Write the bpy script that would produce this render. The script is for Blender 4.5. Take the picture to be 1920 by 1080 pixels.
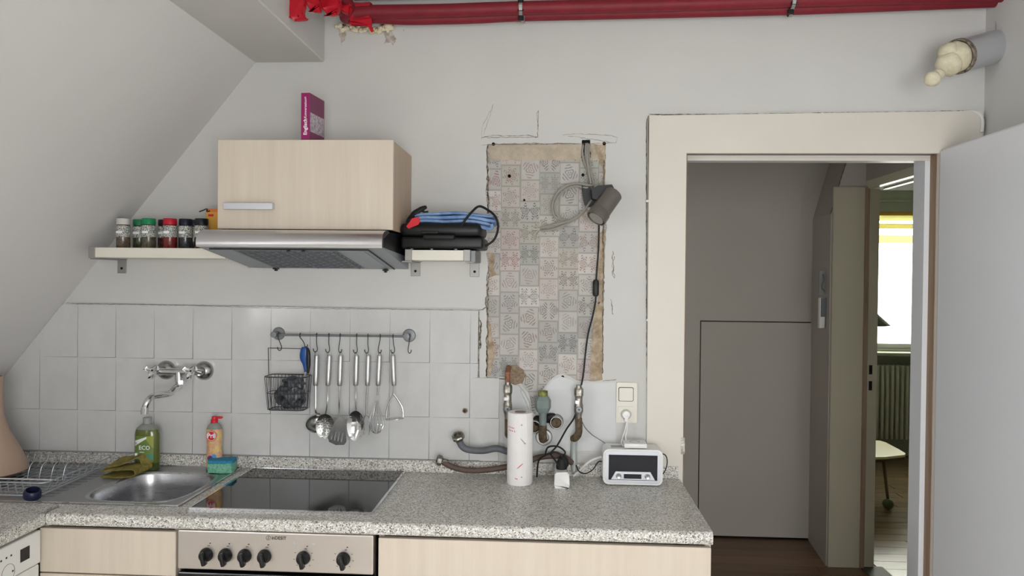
import bpy, bmesh, math, random
from mathutils import Vector, Matrix, Quaternion
from mathutils.geometry import tessellate_polygon
random.seed(7)
R = math.radians
for o in list(bpy.data.objects): bpy.data.objects.remove(o)
SC = bpy.context.scene
COL = SC.collection

# ------------------------------------------------------------------ camera
CP = Vector((1.2085, -2.7417, 1.6224)); YAW, PITCH, ROLL, FPX = -0.0567, -0.0132, 0.0100, 1396.34
_f = Vector((math.sin(YAW)*math.cos(PITCH), math.cos(YAW)*math.cos(PITCH), math.sin(PITCH)))
_r = Vector((math.cos(YAW), -math.sin(YAW), 0)); _u = _r.cross(_f)
_r, _u = math.cos(ROLL)*_r + math.sin(ROLL)*_u, -math.sin(ROLL)*_r + math.cos(ROLL)*_u
cam = bpy.data.cameras.new('camera'); camo = bpy.data.objects.new('camera', cam); COL.objects.link(camo)
camo.matrix_world = Matrix.Translation(CP) @ Matrix((_r, _u, -_f)).transposed().to_4x4()
cam.sensor_width = 36; cam.lens = FPX/1920*36; cam.clip_start = .05; cam.clip_end = 100
SC.camera = camo

# ------------------------------------------------------------------ world, lights, exposure
W = bpy.data.worlds.new('world'); SC.world = W; W.use_nodes = True
W.node_tree.nodes['Background'].inputs[0].default_value = (.93, .97, 1, 1)
W.node_tree.nodes['Background'].inputs[1].default_value = 3.5
def area(name, loc, direction, sx, sy, power, col=(1,1,1)):
    l = bpy.data.lights.new(name, 'AREA'); l.shape = 'RECTANGLE'; l.size = sx; l.size_y = sy; l.energy = power; l.color = col
    o = bpy.data.objects.new(name, l); COL.objects.link(o); o.location = loc
    o.rotation_euler = Vector(direction).to_track_quat('-Z', 'Y').to_euler(); return o
area('dormer_window_light', (-1.28, -2.55, 1.75), (1, .18, .35), .85, .95, 52, (.94, .97, 1))
area('rear_window_light', (1.75, -4.36, 1.35), (-.14, 1, .22), 1.5, 1.5, 46, (1, .985, .97))
area('hall_left_fill_light', (1.0, 1.2, 1.5), (1, .15, 0), .5, .9, 1.6, (1, .97, .9))  # added weak fill that brightens the hall return wall, no window here
area('far_room_window_light', (4.6, 4.75, 1.62), (-.1, -1, -.25), 2.3, 1.25, 28, (1, .98, .66))
SC.view_settings.view_transform = 'Standard'; SC.view_settings.look = 'None'
SC.view_settings.exposure = 0.08; SC.view_settings.gamma = 1; SC.view_settings.use_curve_mapping = False

# ------------------------------------------------------------------ helpers
def at(px, py, y=None, z=None, x=None):
    """world point seen at a photograph pixel, on a plane of known depth, height or side"""
    d = _f + _r*((px-960)/FPX) - _u*((py-540)/FPX)
    if y is not None: t = (y-CP.y)/d.y
    elif z is not None: t = (z-CP.z)/d.z
    else: t = (x-CP.x)/d.x
    return CP + d*t
def link(name, data, parent=None):
    o = bpy.data.objects.new(name, data); COL.objects.link(o)
    if parent is not None: o.parent = parent
    return o
def worldloc(o):
    v = Vector((0,0,0))
    while o is not None: v += o.location; o = o.parent
    return v
def obj(name, bm, m, parent=None, smooth=False, label=None, kind=None):
    """bm in world coordinates -> one mesh object, origin at its parent's origin"""
    if parent is not None: bmesh.ops.translate(bm, vec=-worldloc(parent), verts=bm.verts)
    bmesh.ops.recalc_face_normals(bm, faces=bm.faces)
    me = bpy.data.meshes.new(name); bm.to_mesh(me); bm.free()
    if m is not None: me.materials.append(m)
    if smooth:
        for p in me.polygons: p.use_smooth = True
        try: me.set_sharp_from_angle(angle=R(38))
        except Exception: pass
    o = link(name, me, parent)
    if label: o['label'] = label
    if kind: o['kind'] = kind
    return o
def tag(o, label, cat, group=None):
    o['label'] = label; o['category'] = cat
    if group: o['group'] = group
    return o
def thing(name, label, cat, loc=(0,0,0), group=None):
    o = link(name, None); o.empty_display_size = .05; o.location = loc
    return tag(o, label, cat, group)
def struct(name, bm=None, m=None, loc=(0,0,0), **k):
    if bm is None:
        o = link(name, None); o.location = loc
    else: o = obj(name, bm, m, **k)
    o['kind'] = 'structure'; return o
def BM(): return bmesh.new()
def merge(dst, src, mat=None):
    if mat is not None: bmesh.ops.transform(src, matrix=mat, verts=src.verts)
    me = bpy.data.meshes.new('tmp'); src.to_mesh(me); src.free(); dst.from_mesh(me); bpy.data.meshes.remove(me)
    return dst
def box(bm, x0, x1, y0, y1, z0, z1, b=0, seg=2, mat=None):
    t = BM(); bmesh.ops.create_cube(t, size=1)
    for v in t.verts:
        v.co = Vector(((x0+x1)/2+v.co.x*(x1-x0), (y0+y1)/2+v.co.y*(y1-y0), (z0+z1)/2+v.co.z*(z1-z0)))
    if b: bmesh.ops.bevel(t, geom=t.edges[:], offset=b, segments=seg, profile=.5, affect='EDGES')
    return merge(bm, t, mat)
def tube(bm, pts, r, n=8, closed=False, cap=True):
    pts = [Vector(p) for p in pts]; N = len(pts)
    rr = r if isinstance(r, (list, tuple)) else [r]*N
    tans = []
    for i in range(N):
        a = pts[(i-1) % N] if (closed or i > 0) else pts[i]; b = pts[(i+1) % N] if (closed or i < N-1) else pts[i]
        d = (b-a); tans.append(d.normalized() if d.length > 1e-9 else Vector((0,0,1)))
    nrm = tans[0].orthogonal().normalized(); rings = []
    for i in range(N):
        if i: nrm = tans[i-1].rotation_difference(tans[i]) @ nrm
        nrm = (nrm - tans[i]*nrm.dot(tans[i])).normalized(); bi = tans[i].cross(nrm)
        rings.append([bm.verts.new(pts[i] + (nrm*math.cos(2*math.pi*k/n) + bi*math.sin(2*math.pi*k/n))*rr[i]) for k in range(n)])
    for i in range(N if closed else N-1):
        a, b = rings[i], rings[(i+1) % N]
        for k in range(n): bm.faces.new((a[k], a[(k+1) % n], b[(k+1) % n], b[k]))
    if cap and not closed: bm.faces.new(rings[0][::-1]); bm.faces.new(rings[-1])
    return bm
def spline(ctrl, k=6, closed=False):
    """Catmull-Rom through control points"""
    c = [Vector(p) for p in ctrl]; n = len(c); out = []
    for i in range(n if closed else n-1):
        g = (lambda j: c[j % n]) if closed else (lambda j: c[max(0, min(n-1, j))])
        p0, p1, p2, p3 = g(i-1), g(i), g(i+1), g(i+2)
        for s in range(k):
            t = s/k
            out.append(.5*((2*p1) + (p2-p0)*t + (2*p0-5*p1+4*p2-p3)*t*t + (3*p1-p0-3*p2+p3)*t*t*t))
    if not closed: out.append(c[-1])
    return out
def lathe(bm, prof, origin=(0,0,0), axis=(0,0,1), n=24, closed_profile=False):
    """prof: (radius, distance along axis)"""
    t = BM(); rings = []
    for r, z in prof:
        if r < 1e-6: rings.append([t.verts.new((0,0,z))])
        else: rings.append([t.verts.new((r*math.cos(2*math.pi*k/n), r*math.sin(2*math.pi*k/n), z)) for k in range(n)])
    m = len(rings)
    for i in range(m if closed_profile else m-1):
        a, b = rings[i], rings[(i+1) % m]
        for k in range(n):
            k2 = (k+1) % n
            if len(a) == 1 and len(b) == 1: continue
            if len(a) == 1: t.faces.new((a[0], b[k2], b[k]))
            elif len(b) == 1: t.faces.new((a[k], a[k2], b[0]))
            else: t.faces.new((a[k], a[k2], b[k2], b[k]))
    q = Vector((0,0,1)).rotation_difference(Vector(axis).normalized()).to_matrix().to_4x4()
    return merge(bm, t, Matrix.Translation(Vector(origin)) @ q)
def cyl(bm, p0, p1, r, n=20, r2=None):
    p0, p1 = Vector(p0), Vector(p1); L = (p1-p0).length
    return lathe(bm, [(0,0), (r,0), (r if r2 is None else r2, L), (0,L)], p0, p1-p0, n)
def plate(bm, loops, d0, d1, plane='xz', mat=None):
    """flat shape (outer loop, then holes) extruded from depth d0 to d1"""
    t = BM()
    def P(a, b, d):
        return {'xz': Vector((a, d, b)), 'xy': Vector((a, b, d)), 'yz': Vector((d, a, b))}[plane]
    flat = [[Vector((a, b, 0)) for a, b in lp] for lp in loops]
    tris = tessellate_polygon(flat); v0 = []; v1 = []
    for lp in loops:
        for a, b in lp: v0.append(t.verts.new(P(a, b, d0))); v1.append(t.verts.new(P(a, b, d1)))
    for a, b, c in tris:
        for vs in (v0, v1):
            try: t.faces.new((vs[a], vs[b], vs[c]))
            except ValueError: pass
    i = 0
    for lp in loops:
        n = len(lp)
        for k in range(n):
            a, b = i+k, i+(k+1) % n
            try: t.faces.new((v0[a], v0[b], v1[b], v1[a]))
            except ValueError: pass
        i += n
    return merge(bm, t, mat)
def circle(cx, cy, rx, ry=None, n=24, a0=0):
    ry = rx if ry is None else ry
    return [(cx+rx*math.cos(a0+2*math.pi*k/n), cy+ry*math.sin(a0+2*math.pi*k/n)) for k in range(n)]
def rrect(x0, x1, y0, y1, r, n=5):
    out = []
    for cx, cy, a in ((x1-r, y1-r, 0), (x0+r, y1-r, 90), (x0+r, y0+r, 180), (x1-r, y0+r, 270)):
        for k in range(n+1): out.append((cx+r*math.cos(R(a+90*k/n)), cy+r*math.sin(R(a+90*k/n))))
    return out
def blob(bm, c, r, sx=1, sy=1, sz=1, sub=2, jit=.12, seed=0):
    rnd = random.Random(seed); t = BM(); bmesh.ops.create_icosphere(t, subdivisions=sub, radius=1)
    for v in t.verts: v.co = v.co*(1+rnd.uniform(-jit, jit))
    for v in t.verts: v.co = Vector((c[0]+v.co.x*r*sx, c[1]+v.co.y*r*sy, c[2]+v.co.z*r*sz))
    return merge(bm, t)
def text(name, s, size, m, loc, rot, parent, extr=.0002, align='CENTER', bold=0):
    c = bpy.data.curves.new(name, 'FONT'); c.body = s; c.size = size; c.align_x = align; c.align_y = 'CENTER'; c.extrude = extr; c.offset = bold; c.resolution_u = 2
    o = bpy.data.objects.new('tmp_text', c); COL.objects.link(o)
    dg = bpy.context.evaluated_depsgraph_get(); me = bpy.data.meshes.new_from_object(o.evaluated_get(dg))
    bpy.data.objects.remove(o); bpy.data.curves.remove(c); me.name = name; me.materials.clear(); me.materials.append(m)
    me.transform(Matrix.Translation(Vector(loc)-(worldloc(parent) if parent else Vector())) @ rot.to_matrix().to_4x4() if hasattr(rot, 'to_matrix') else Matrix.Translation(Vector(loc)-(worldloc(parent) if parent else Vector())) @ rot)
    return link(name, me, parent)
from mathutils import Euler
FRONT = Euler((R(90), 0, 0))          # text lying on a wall that faces the camera
def copy_tree(o, parent=None):
    c = o.copy(); COL.objects.link(c); c.parent = parent
    for ch in list(o.children): copy_tree(ch, c)
    return c

# ------------------------------------------------------------------ materials
def s2l(c): return tuple((v/255/12.92 if v/255 <= .04045 else ((v/255+.055)/1.055)**2.4) for v in c)
class NT:
    def __init__(s, nt): s.nt = nt; s.L = nt.links
    def n(s, t, **k):
        x = s.nt.nodes.new(t)
        for a, v in k.items(): setattr(x, a, v)
        return x
    def put(s, sock, v):
        if hasattr(v, 'links'): s.L.new(v, sock)
        else: sock.default_value = v
    def m(s, op, a, b=None, c=None, clamp=False):
        x = s.n('ShaderNodeMath', operation=op); x.use_clamp = clamp
        for i, v in enumerate((a, b, c)):
            if v is not None: s.put(x.inputs[i], v)
        return x.outputs[0]
    def mix(s, f, a, b):
        x = s.n('ShaderNodeMix', data_type='RGBA'); s.put(x.inputs[0], f)
        s.put(x.inputs[6], (*a, 1) if isinstance(a, tuple) and len(a) == 3 else a)
        s.put(x.inputs[7], (*b, 1) if isinstance(b, tuple) and len(b) == 3 else b); return x.outputs[2]
    def ramp(s, f, stops):
        x = s.n('ShaderNodeValToRGB'); s.put(x.inputs[0], f); e = x.color_ramp.elements
        while len(e) < len(stops): e.new(.5)
        for i, (p, c) in enumerate(stops): e[i].position = p; e[i].color = (*c, 1)
        return x.outputs[0]
    def noise(s, scale, vec=None, detail=3, rough=.5):
        x = s.n('ShaderNodeTexNoise'); x.inputs['Scale'].default_value = scale; x.inputs['Detail'].default_value = detail; x.inputs['Roughness'].default_value = rough
        if vec is not None: s.L.new(vec, x.inputs['Vector'])
        return x.outputs[0]
    def pos(s): return s.n('ShaderNodeNewGeometry').outputs['Position']
    def mapping(s, vec, scale=(1,1,1)):
        x = s.n('ShaderNodeMapping'); s.L.new(vec, x.inputs[0]); x.inputs['Scale'].default_value = scale; return x.outputs[0]
    def bump(s, h, strength=.3, dist=.001):
        x = s.n('ShaderNodeBump'); x.inputs['Strength'].default_value = strength; x.inputs['Distance'].default_value = dist
        s.L.new(h, x.inputs['Height']); return x.outputs[0]
def mat(name, col=(200,200,200), rough=.5, metal=0, spec=.5, coat=0, alpha=1, trans=0, ior=1.45, emit=None, fn=None, lin=False):
    m = bpy.data.materials.new(name); m.use_nodes = True; b = m.node_tree.nodes['Principled BSDF']
    b.inputs['Base Color'].default_value = (*(col if lin else s2l(col)), 1); b.inputs['Roughness'].default_value = rough
    b.inputs['Metallic'].default_value = metal; b.inputs['Specular IOR Level'].default_value = spec
    b.inputs['Coat Weight'].default_value = coat; b.inputs['Coat Roughness'].default_value = .08
    b.inputs['Alpha'].default_value = alpha; b.inputs['Transmission Weight'].default_value = trans; b.inputs['IOR'].default_value = ior
    if emit: b.inputs['Emission Color'].default_value = (*s2l(emit[0]), 1); b.inputs['Emission Strength'].default_value = emit[1]
    if fn: fn(NT(m.node_tree), b)
    return m
def f_paint(base, var=.06, scale=2.0, bump=.25, bs=60):
    def f(T, b):
        p = T.pos(); c = s2l(base)
        k = T.noise(scale, p, 4, .6); d = tuple(v*(1-var) for v in c); e = tuple(min(1, v*(1+var*.6)) for v in c)
        T.put(b.inputs['Base Color'], T.ramp(k, [(.35, d), (.65, e)]))
        T.put(b.inputs['Normal'], T.bump(T.noise(bs, p, 4, .6), bump, .002))
    return f
def f_wood(a, c, sc=(60, 60, 2.2), bump=.05):
    def f(T, b):
        p = T.n('ShaderNodeTexCoord').outputs['Object']; v = T.mapping(p, sc)
        k = T.noise(1.0, v, 5, .65); T.put(b.inputs['Base Color'], T.ramp(k, [(.3, s2l(a)), (.7, s2l(c))]))
        T.put(b.inputs['Normal'], T.bump(k, bump, .0005))
    return f
def f_granite(T, b):
    p = T.pos(); v = T.n('ShaderNodeTexVoronoi'); v.inputs['Scale'].default_value = 330; T.L.new(p, v.inputs['Vector'])
    w = T.n('ShaderNodeSeparateColor'); T.L.new(v.outputs['Color'], w.inputs[0])
    c = T.ramp(w.outputs[0], [(0, s2l((84,82,80))), (.10, s2l((112,109,105))), (.14, s2l((178,173,165))), (.5, s2l((200,196,189))), (.75, s2l((214,212,207))), (.92, s2l((242,241,238)))])
    v2 = T.n('ShaderNodeTexVoronoi'); v2.inputs['Scale'].default_value = 150; T.L.new(p, v2.inputs['Vector'])
    w2 = T.n('ShaderNodeSeparateColor'); T.L.new(v2.outputs['Color'], w2.inputs[0])
    k = T.m('GREATER_THAN', w2.outputs[1], .93)
    T.put(b.inputs['Base Color'], T.mix(T.m('MULTIPLY', k, .55), c, s2l((140,126,110))))
def f_brushed(axis=(1,60,60), r0=.25, r1=.42):
    def f(T, b):
        p = T.n('ShaderNodeTexCoord').outputs['Object']; k = T.noise(8, T.mapping(p, axis), 4, .7)
        T.put(b.inputs['Roughness'], T.m('MULTIPLY_ADD', k, r1-r0, r0)); T.put(b.inputs['Normal'], T.bump(k, .08, .0004))
    return f
def f_tile(T, b):
    p = T.pos(); k = T.noise(9, T.mapping(p, (1,1,.6)), 5, .7)
    T.put(b.inputs['Base Color'], T.ramp(k, [(.34, s2l((200,200,199))), (.66, s2l((208,208,207)))]))
    T.put(b.inputs['Normal'], T.bump(T.noise(11, p, 2, .4), .10, .003))
def f_wallpaper(T, b):
    sp = T.n('ShaderNodeSeparateXYZ'); T.L.new(T.pos(), sp.inputs[0]); X, Z = sp.outputs[0], sp.outputs[2]
    def white(a, c, seed):
        cb = T.n('ShaderNodeCombineXYZ'); T.put(cb.inputs[0], a); T.put(cb.inputs[1], c); cb.inputs[2].default_value = seed
        wn = T.n('ShaderNodeTexWhiteNoise'); T.L.new(cb.outputs[0], wn.inputs[0]); return wn.outputs[0]
    u = T.m('MULTIPLY', X, 1/.072); cu = T.m('FLOOR', u)
    v = T.m('ADD', T.m('MULTIPLY', Z, 1/.078), T.m('MULTIPLY', white(cu, 0.5, 1.7), 7.3)); cv = T.m('FLOOR', v)
    r1, r2, r3 = white(cu, cv, 3.1), white(cu, cv, 5.9), white(cu, cv, 8.3)
    fu = T.m('SUBTRACT', T.m('SUBTRACT', u, cu), .5); fv = T.m('SUBTRACT', T.m('SUBTRACT', v, cv), .5)
    # some cells are split in two narrow ones
    split = T.m('GREATER_THAN', r3, .6); fu2 = T.m('SUBTRACT', T.m('ABSOLUTE', fu), .25)
    fu = T.m('ADD', T.m('MULTIPLY', split, T.m('MULTIPLY', fu2, 1.7)), T.m('MULTIPLY', T.m('SUBTRACT', 1.0, split), fu))
    rad = T.m('SQRT', T.m('ADD', T.m('POWER', T.m('ABSOLUTE', fu), 2.0), T.m('POWER', T.m('ABSOLUTE', fv), 2.0)))
    ang = T.m('ARCTAN2', fv, fu); n = T.m('FLOOR', T.m('MULTIPLY_ADD', r1, 6.0, 3.0))
    pet = T.m('SINE', T.m('MULTIPLY_ADD', ang, n, T.m('MULTIPLY', r2, 6.0)))
    wav = T.m('SINE', T.m('ADD', T.m('MULTIPLY', rad, 46.0), T.m('MULTIPLY', pet, 2.4)))
    wig = T.noise(110, T.pos(), 3, .7)
    wav = T.m('ADD', wav, T.m('MULTIPLY', T.m('SUBTRACT', wig, .5), 3.2))
    inside = T.m('LESS_THAN', T.m('ADD', rad, T.m('MULTIPLY', pet, -.07)), .36)
    mask = T.m('MULTIPLY', T.m('GREATER_THAN', wav, .25), inside)
    mask = T.m('MULTIPLY', mask, T.m('MULTIPLY_ADD', r3, .5, .42))
    ink = T.ramp(r2, [(0, s2l((150,92,88))), (.22, s2l((120,114,110))), (.42, s2l((108,112,120))), (.6, s2l((150,100,94))), (.78, s2l((116,108,92))), (1, s2l((96,92,90)))])
    lx = T.m('GREATER_THAN', T.m('ABSOLUTE', fu), .455); ly = T.m('GREATER_THAN', T.m('ABSOLUTE', fv), .465)
    line = T.m('MULTIPLY', T.m('MAXIMUM', lx, ly), .5)
    base = T.ramp(r1, [(0, s2l((188,185,180))), (.3, s2l((168,166,164))), (.5, s2l((200,197,192))), (.7, s2l((192,180,176))), (.85, s2l((176,176,166))), (1, s2l((160,160,162)))])
    c = T.mix(mask, base, ink); c = T.mix(line, c, s2l((130,124,118)))
    dirt = T.noise(7, T.pos(), 5, .65)
    c = T.mix(T.m('MULTIPLY', T.m('SUBTRACT', dirt, .46, clamp=True), 1.2, clamp=True), c, s2l((150,142,130)))
    T.put(b.inputs['Base Color'], c); T.put(b.inputs['Normal'], T.bump(T.noise(300, T.pos(), 2, .5), .2, .0006))
def f_plaster(T, b):
    p = T.pos(); k = T.noise(26, p, 6, .7)
    T.put(b.inputs['Base Color'], T.ramp(k, [(.3, s2l((132,112,90))), (.5, s2l((172,154,130))), (.68, s2l((196,184,166)))]))
    T.put(b.inputs['Normal'], T.bump(k, .7, .003))
def f_blotch(a, c, scale=40):
    def f(T, b):
        k = T.noise(scale, T.pos(), 5, .7); T.put(b.inputs['Base Color'], T.ramp(k, [(.4, s2l(a)), (.6, s2l(c))]))
        T.put(b.inputs['Normal'], T.bump(k, .5, .002))
    return f
def f_spice(T, b):
    k = T.noise(420, T.pos(), 2, .6); T.put(b.inputs['Base Color'], T.ramp(k, [(.46, s2l((30,34,32))), (.52, s2l((212,214,208)))]))
M = {}
M['wall'] = mat('white_wall_paint', rough=.85, spec=.25, fn=f_paint((206,205,202), .035, 1.6, .3, 42))
M['slope'] = mat('white_slope_paint', rough=.85, spec=.25, fn=f_paint((220,218,217), .03, 1.3, .35, 55))
M['plaster_white'] = mat('fresh_white_plaster', rough=.8, fn=f_paint((214,216,216), .04, 6, .3, 60))
M['hall_wall'] = mat('hall_wall_paint', rough=.8, fn=f_paint((190,184,176), .03, 1.5, .2, 50))
M['hall_beige'] = mat('hall_beige_paint', rough=.6, fn=f_paint((190,182,162), .03, 2, .1, 50))
M['trim'] = mat('cream_gloss_paint', rough=.42, fn=f_paint((216,210,200), .03, 3, .12, 30))
M['door'] = mat('white_door_paint', rough=.38, fn=f_paint((222,224,228), .02, 2, .06, 20))
M['rebate'] = mat('bare_frame_wood', rough=.6, fn=f_wood((128,104,84), (160,136,112)))
M['tile'] = mat('white_glazed_tile', rough=.1, spec=.5, fn=f_tile)
M['grout'] = mat('grey_grout', (142,142,138), .9)
M['granite'] = mat('speckled_laminate', rough=.38, fn=f_granite)
M['birch'] = mat('birch_laminate', rough=.42, fn=f_wood((206,193,177), (217,205,189), (26,26,1.2), .02))
M['birch_dark'] = mat('birch_edge', rough=.5, fn=f_wood((178,152,122), (190,166,138), (30,30,1.2)))
M['shelf_white'] = mat('cream_shelf', (224,220,208), .45)
M['steel'] = mat('brushed_steel', (188,188,188), .3, 1, fn=f_brushed((1,60,60)))
M['hood_steel'] = mat('hood_brushed_steel', (212,210,212), .3, 1, fn=f_brushed((1,50,50), .24, .36))
M['panel_steel'] = mat('oven_panel_steel', (216,208,202), .34, 1, fn=f_brushed((1,60,60), .28, .4))
M['sink_steel'] = mat('sink_steel', (168,168,170), .3, 1, fn=f_brushed((1,40,40), .26, .4))
M['basin_steel'] = mat('basin_steel', (186,187,190), .26, 1, fn=f_brushed((3,3,30), .24, .32))
M['chrome'] = mat('chrome', (222,222,224), .07, 1)
M['dull_chrome'] = mat('worn_chrome', (176,176,174), .22, 1)
M['nickel'] = mat('dull_nickel', (150,146,138), .4, 1, fn=f_blotch((120,116,108), (176,172,164), 60))
M['grey_metal'] = mat('grey_metal', (128,130,132), .45, .6)
M['wire'] = mat('dark_wire', (66,70,74), .35, .7)
M['rack_wire'] = mat('pale_rack_wire', (176,182,188), .35, .5)
M['hood_grey'] = mat('grey_hood_plastic', (150,154,160), .5)
M['grille'] = mat('dark_grille', (112,116,120), .5)
M['black'] = mat('black_plastic', (12,13,15), .45)
M['rubber'] = mat('black_rubber', (20,20,21), .6)
M['dark'] = mat('dark_void', (12,12,13), .9)
M['glass_black'] = mat('black_ceramic_glass', (12,13,15), .05, spec=.6)
M['hole'] = mat('drilled_hole', (10,9,8), .95)
M['white_pl'] = mat('white_plastic', (232,232,230), .3)
M['cream_pl'] = mat('cream_plastic', (222,218,206), .35)
M['grey_pl'] = mat('grey_plastic', (150,152,152), .4)
M['silver_pl'] = mat('silver_plastic', (196,198,202), .3, .5)
M['navy_glass'] = mat('dark_display', (10,13,24), .15)
M['paper'] = mat('kitchen_paper', rough=.9, fn=f_paint((238,235,234), .02, 30, .4, 180))
M['red_print'] = mat('red_print', (214,120,124), .8)
M['grey_print'] = mat('grey_print', (176,160,160), .8)
M['red_pipe'] = mat('red_pipe_jacket', rough=.55, fn=f_paint((126,26,40), .12, 20, .4, 90))
M['red_tape'] = mat('red_tape', (190,24,42), .35)
M['foam'] = mat('expanding_foam', rough=.8, fn=f_blotch((206,192,160), (232,222,196), 26))
M['foam_yellow'] = mat('yellow_foam', rough=.7, fn=f_blotch((206,198,168), (222,214,190), 30))
M['stain'] = mat('brown_stain', rough=.95, fn=f_blotch((160,146,136), (200,192,186), 60))
M['mortar'] = mat('bare_mortar', rough=.95, fn=f_plaster)
M['edge_dirt_and_shadow'] = mat('plaster_dirt_and_shadow_line', rough=.95, fn=f_blotch((70,62,54), (150,138,122), 90))  # plaster dirt, also the painted shadow lines along the surface cable
M['wallpaper'] = mat('old_kitchen_wallpaper', rough=.85, fn=f_wallpaper)
M['wp_band'] = mat('wallpaper_backing', rough=.9, fn=f_blotch((172,160,142), (190,178,160), 14))
M['magenta'] = mat('magenta_cover', (146,26,96), .35)
M['magenta_dk'] = mat('magenta_front', (122,30,84), .35)
M['photo_grey'] = mat('cover_photo', rough=.4, fn=f_blotch((140,122,140), (210,200,210), 120))
M['blue_cloth'] = mat('blue_cotton', rough=.85, fn=f_blotch((96,128,176), (136,164,202), 18))
M['blue_pl'] = mat('blue_plastic', (24,74,146), .35)
M['red_pl'] = mat('red_plastic', (208,30,44), .4)
M['bag'] = mat('dark_plastic_bag', rough=.35, fn=f_blotch((24,26,30), (96,100,106), 55))
M['bottle_green'] = mat('green_detergent', (112,124,52), .12, trans=.35, coat=.5)
M['bottle_dkgreen'] = mat('green_detergent_bottom', (62,78,36), .15, coat=.5)
M['clear_grey'] = mat('translucent_plastic', (170,176,168), .25, trans=.4)
M['label_green'] = mat('green_label', rough=.4, fn=lambda T, b: T.put(b.inputs['Base Color'], T.ramp(T.m('MULTIPLY_ADD', T.n('ShaderNodeSeparateXYZ').outputs[2], 0, .5), [(0, s2l((120,150,60))), (1, s2l((120,150,60)))])))
M['label_green'] = mat('green_label', (104,130,62), .4)
M['label_teal'] = mat('teal_label_band', (70,136,110), .4)
M['label_lime'] = mat('lime_label', (150,158,60), .4)
M['pril_body'] = mat('orange_detergent', (222,176,92), .15, coat=.5)
M['label_orange'] = mat('orange_label', rough=.4, fn=f_blotch((222,196,120), (214,156,136), 60))
M['label_purple'] = mat('purple_label_spot', (96,60,130), .4)
M['label_blue'] = mat('blue_label_spot', (90,150,200), .4)
M['white_print'] = mat('white_print', (240,240,240), .5)
M['black_print'] = mat('black_print', (34,32,32), .5)
M['sponge_blue'] = mat('blue_scourer', rough=.9, fn=f_blotch((40,124,158), (62,148,182), 200))
M['sponge_green'] = mat('green_sponge', rough=.9, fn=f_blotch((96,160,136), (136,196,168), 160))
M['cloth_yellow'] = mat('olive_yellow_cloth', rough=.75, fn=f_blotch((108,98,44), (142,130,64), 40))
M['beige_pl'] = mat('beige_plastic', (178,152,134), .4)
M['navy'] = mat('navy_plastic', (24,30,58), .35)
M['hose_grey'] = mat('grey_hose', rough=.5, fn=f_paint((98,100,106), .1, 20, .5, 300))
M['hose_brown'] = mat('brown_hose', rough=.55, fn=f_paint((92,76,66), .12, 20, .5, 300))
M['rust'] = mat('rusty_brown_pipe', rough=.75, fn=f_blotch((74,62,48), (110,94,72), 60))
M['fit_grey'] = mat('grey_painted_fitting', (122,134,132), .4)
M['fit_green'] = mat('green_yellow_ring', rough=.5, fn=f_blotch((58,66,40), (150,150,70), 80))
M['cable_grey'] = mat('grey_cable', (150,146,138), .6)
M['cable_white'] = mat('white_cable', (222,222,218), .5)
M['copper'] = mat('bare_wire_end', (214,204,186), .3, .6)
M['lamp_grey'] = mat('taupe_lamp_metal', (112,106,100), .45, .3)
M['lamp_ring'] = mat('silver_lamp_ring', (170,168,162), .35, .6)
M['oak_a'] = mat('brown_laminate_a', rough=.3, fn=f_wood((112,84,62), (136,104,78), (2.2,60,60)))
M['oak_b'] = mat('brown_laminate_b', rough=.3, fn=f_wood((124,94,70), (146,114,88), (2.2,60,60)))
M['oak_c'] = mat('brown_laminate_c', rough=.3, fn=f_wood((102,76,56), (124,96,72), (2.2,60,60)))
M['pine_a'] = mat('pale_laminate_a', rough=.2, fn=f_wood((128,106,80), (148,126,98), (2.2,60,60)))
M['pine_b'] = mat('pale_laminate_b', rough=.2, fn=f_wood((118,98,74), (138,118,92), (2.2,60,60)))
M['far_wall'] = mat('far_room_green_grey', (176,180,166), .8)
M['radiator'] = mat('radiator_enamel', (206,206,190), .4)
def translucent(name, col):
    m = mat(name, col, .8); T = NT(m.node_tree); tr = T.n('ShaderNodeBsdfTranslucent'); tr.inputs[0].default_value = (*s2l(col), 1)
    mx = T.n('ShaderNodeMixShader'); mx.inputs[0].default_value = .6; b = m.node_tree.nodes['Principled BSDF']; out = m.node_tree.nodes['Material Output']
    T.L.new(b.outputs[0], mx.inputs[1]); T.L.new(tr.outputs[0], mx.inputs[2]); T.L.new(mx.outputs[0], out.inputs[0]); return m
M['blind'] = translucent('yellow_roller_blind', (212,206,156)); M['blind_thin'] = translucent('yellow_blind_cloth', (232,230,190))
M['glass'] = mat('window_glass', (255,255,255), .0, trans=1, ior=1.02, spec=.3)
M['cream_top'] = mat('cream_tabletop', (232,222,176), .4)
M['brown_leg'] = mat('brown_leg', (88,72,44), .5)
M['olive_ball'] = mat('olive_caster', (92,100,66), .4)
M['shade'] = mat('dark_lamp_shade', (96,94,78), .7)
M['jar_glass'] = mat('jar_glass', (150,150,140), .1, trans=.5)
M['spice_label'] = mat('spice_label_print', rough=.4, fn=f_spice)
M['carton'] = mat('yellow_carton', (222,168,70), .6)

CEIL = 2.75
SLK = .817; SLX, SLZ = -.904, 1.212
def slx(z): return SLX + (z-SLZ)*SLK
XR = 2.725; YB = -4.3
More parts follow.
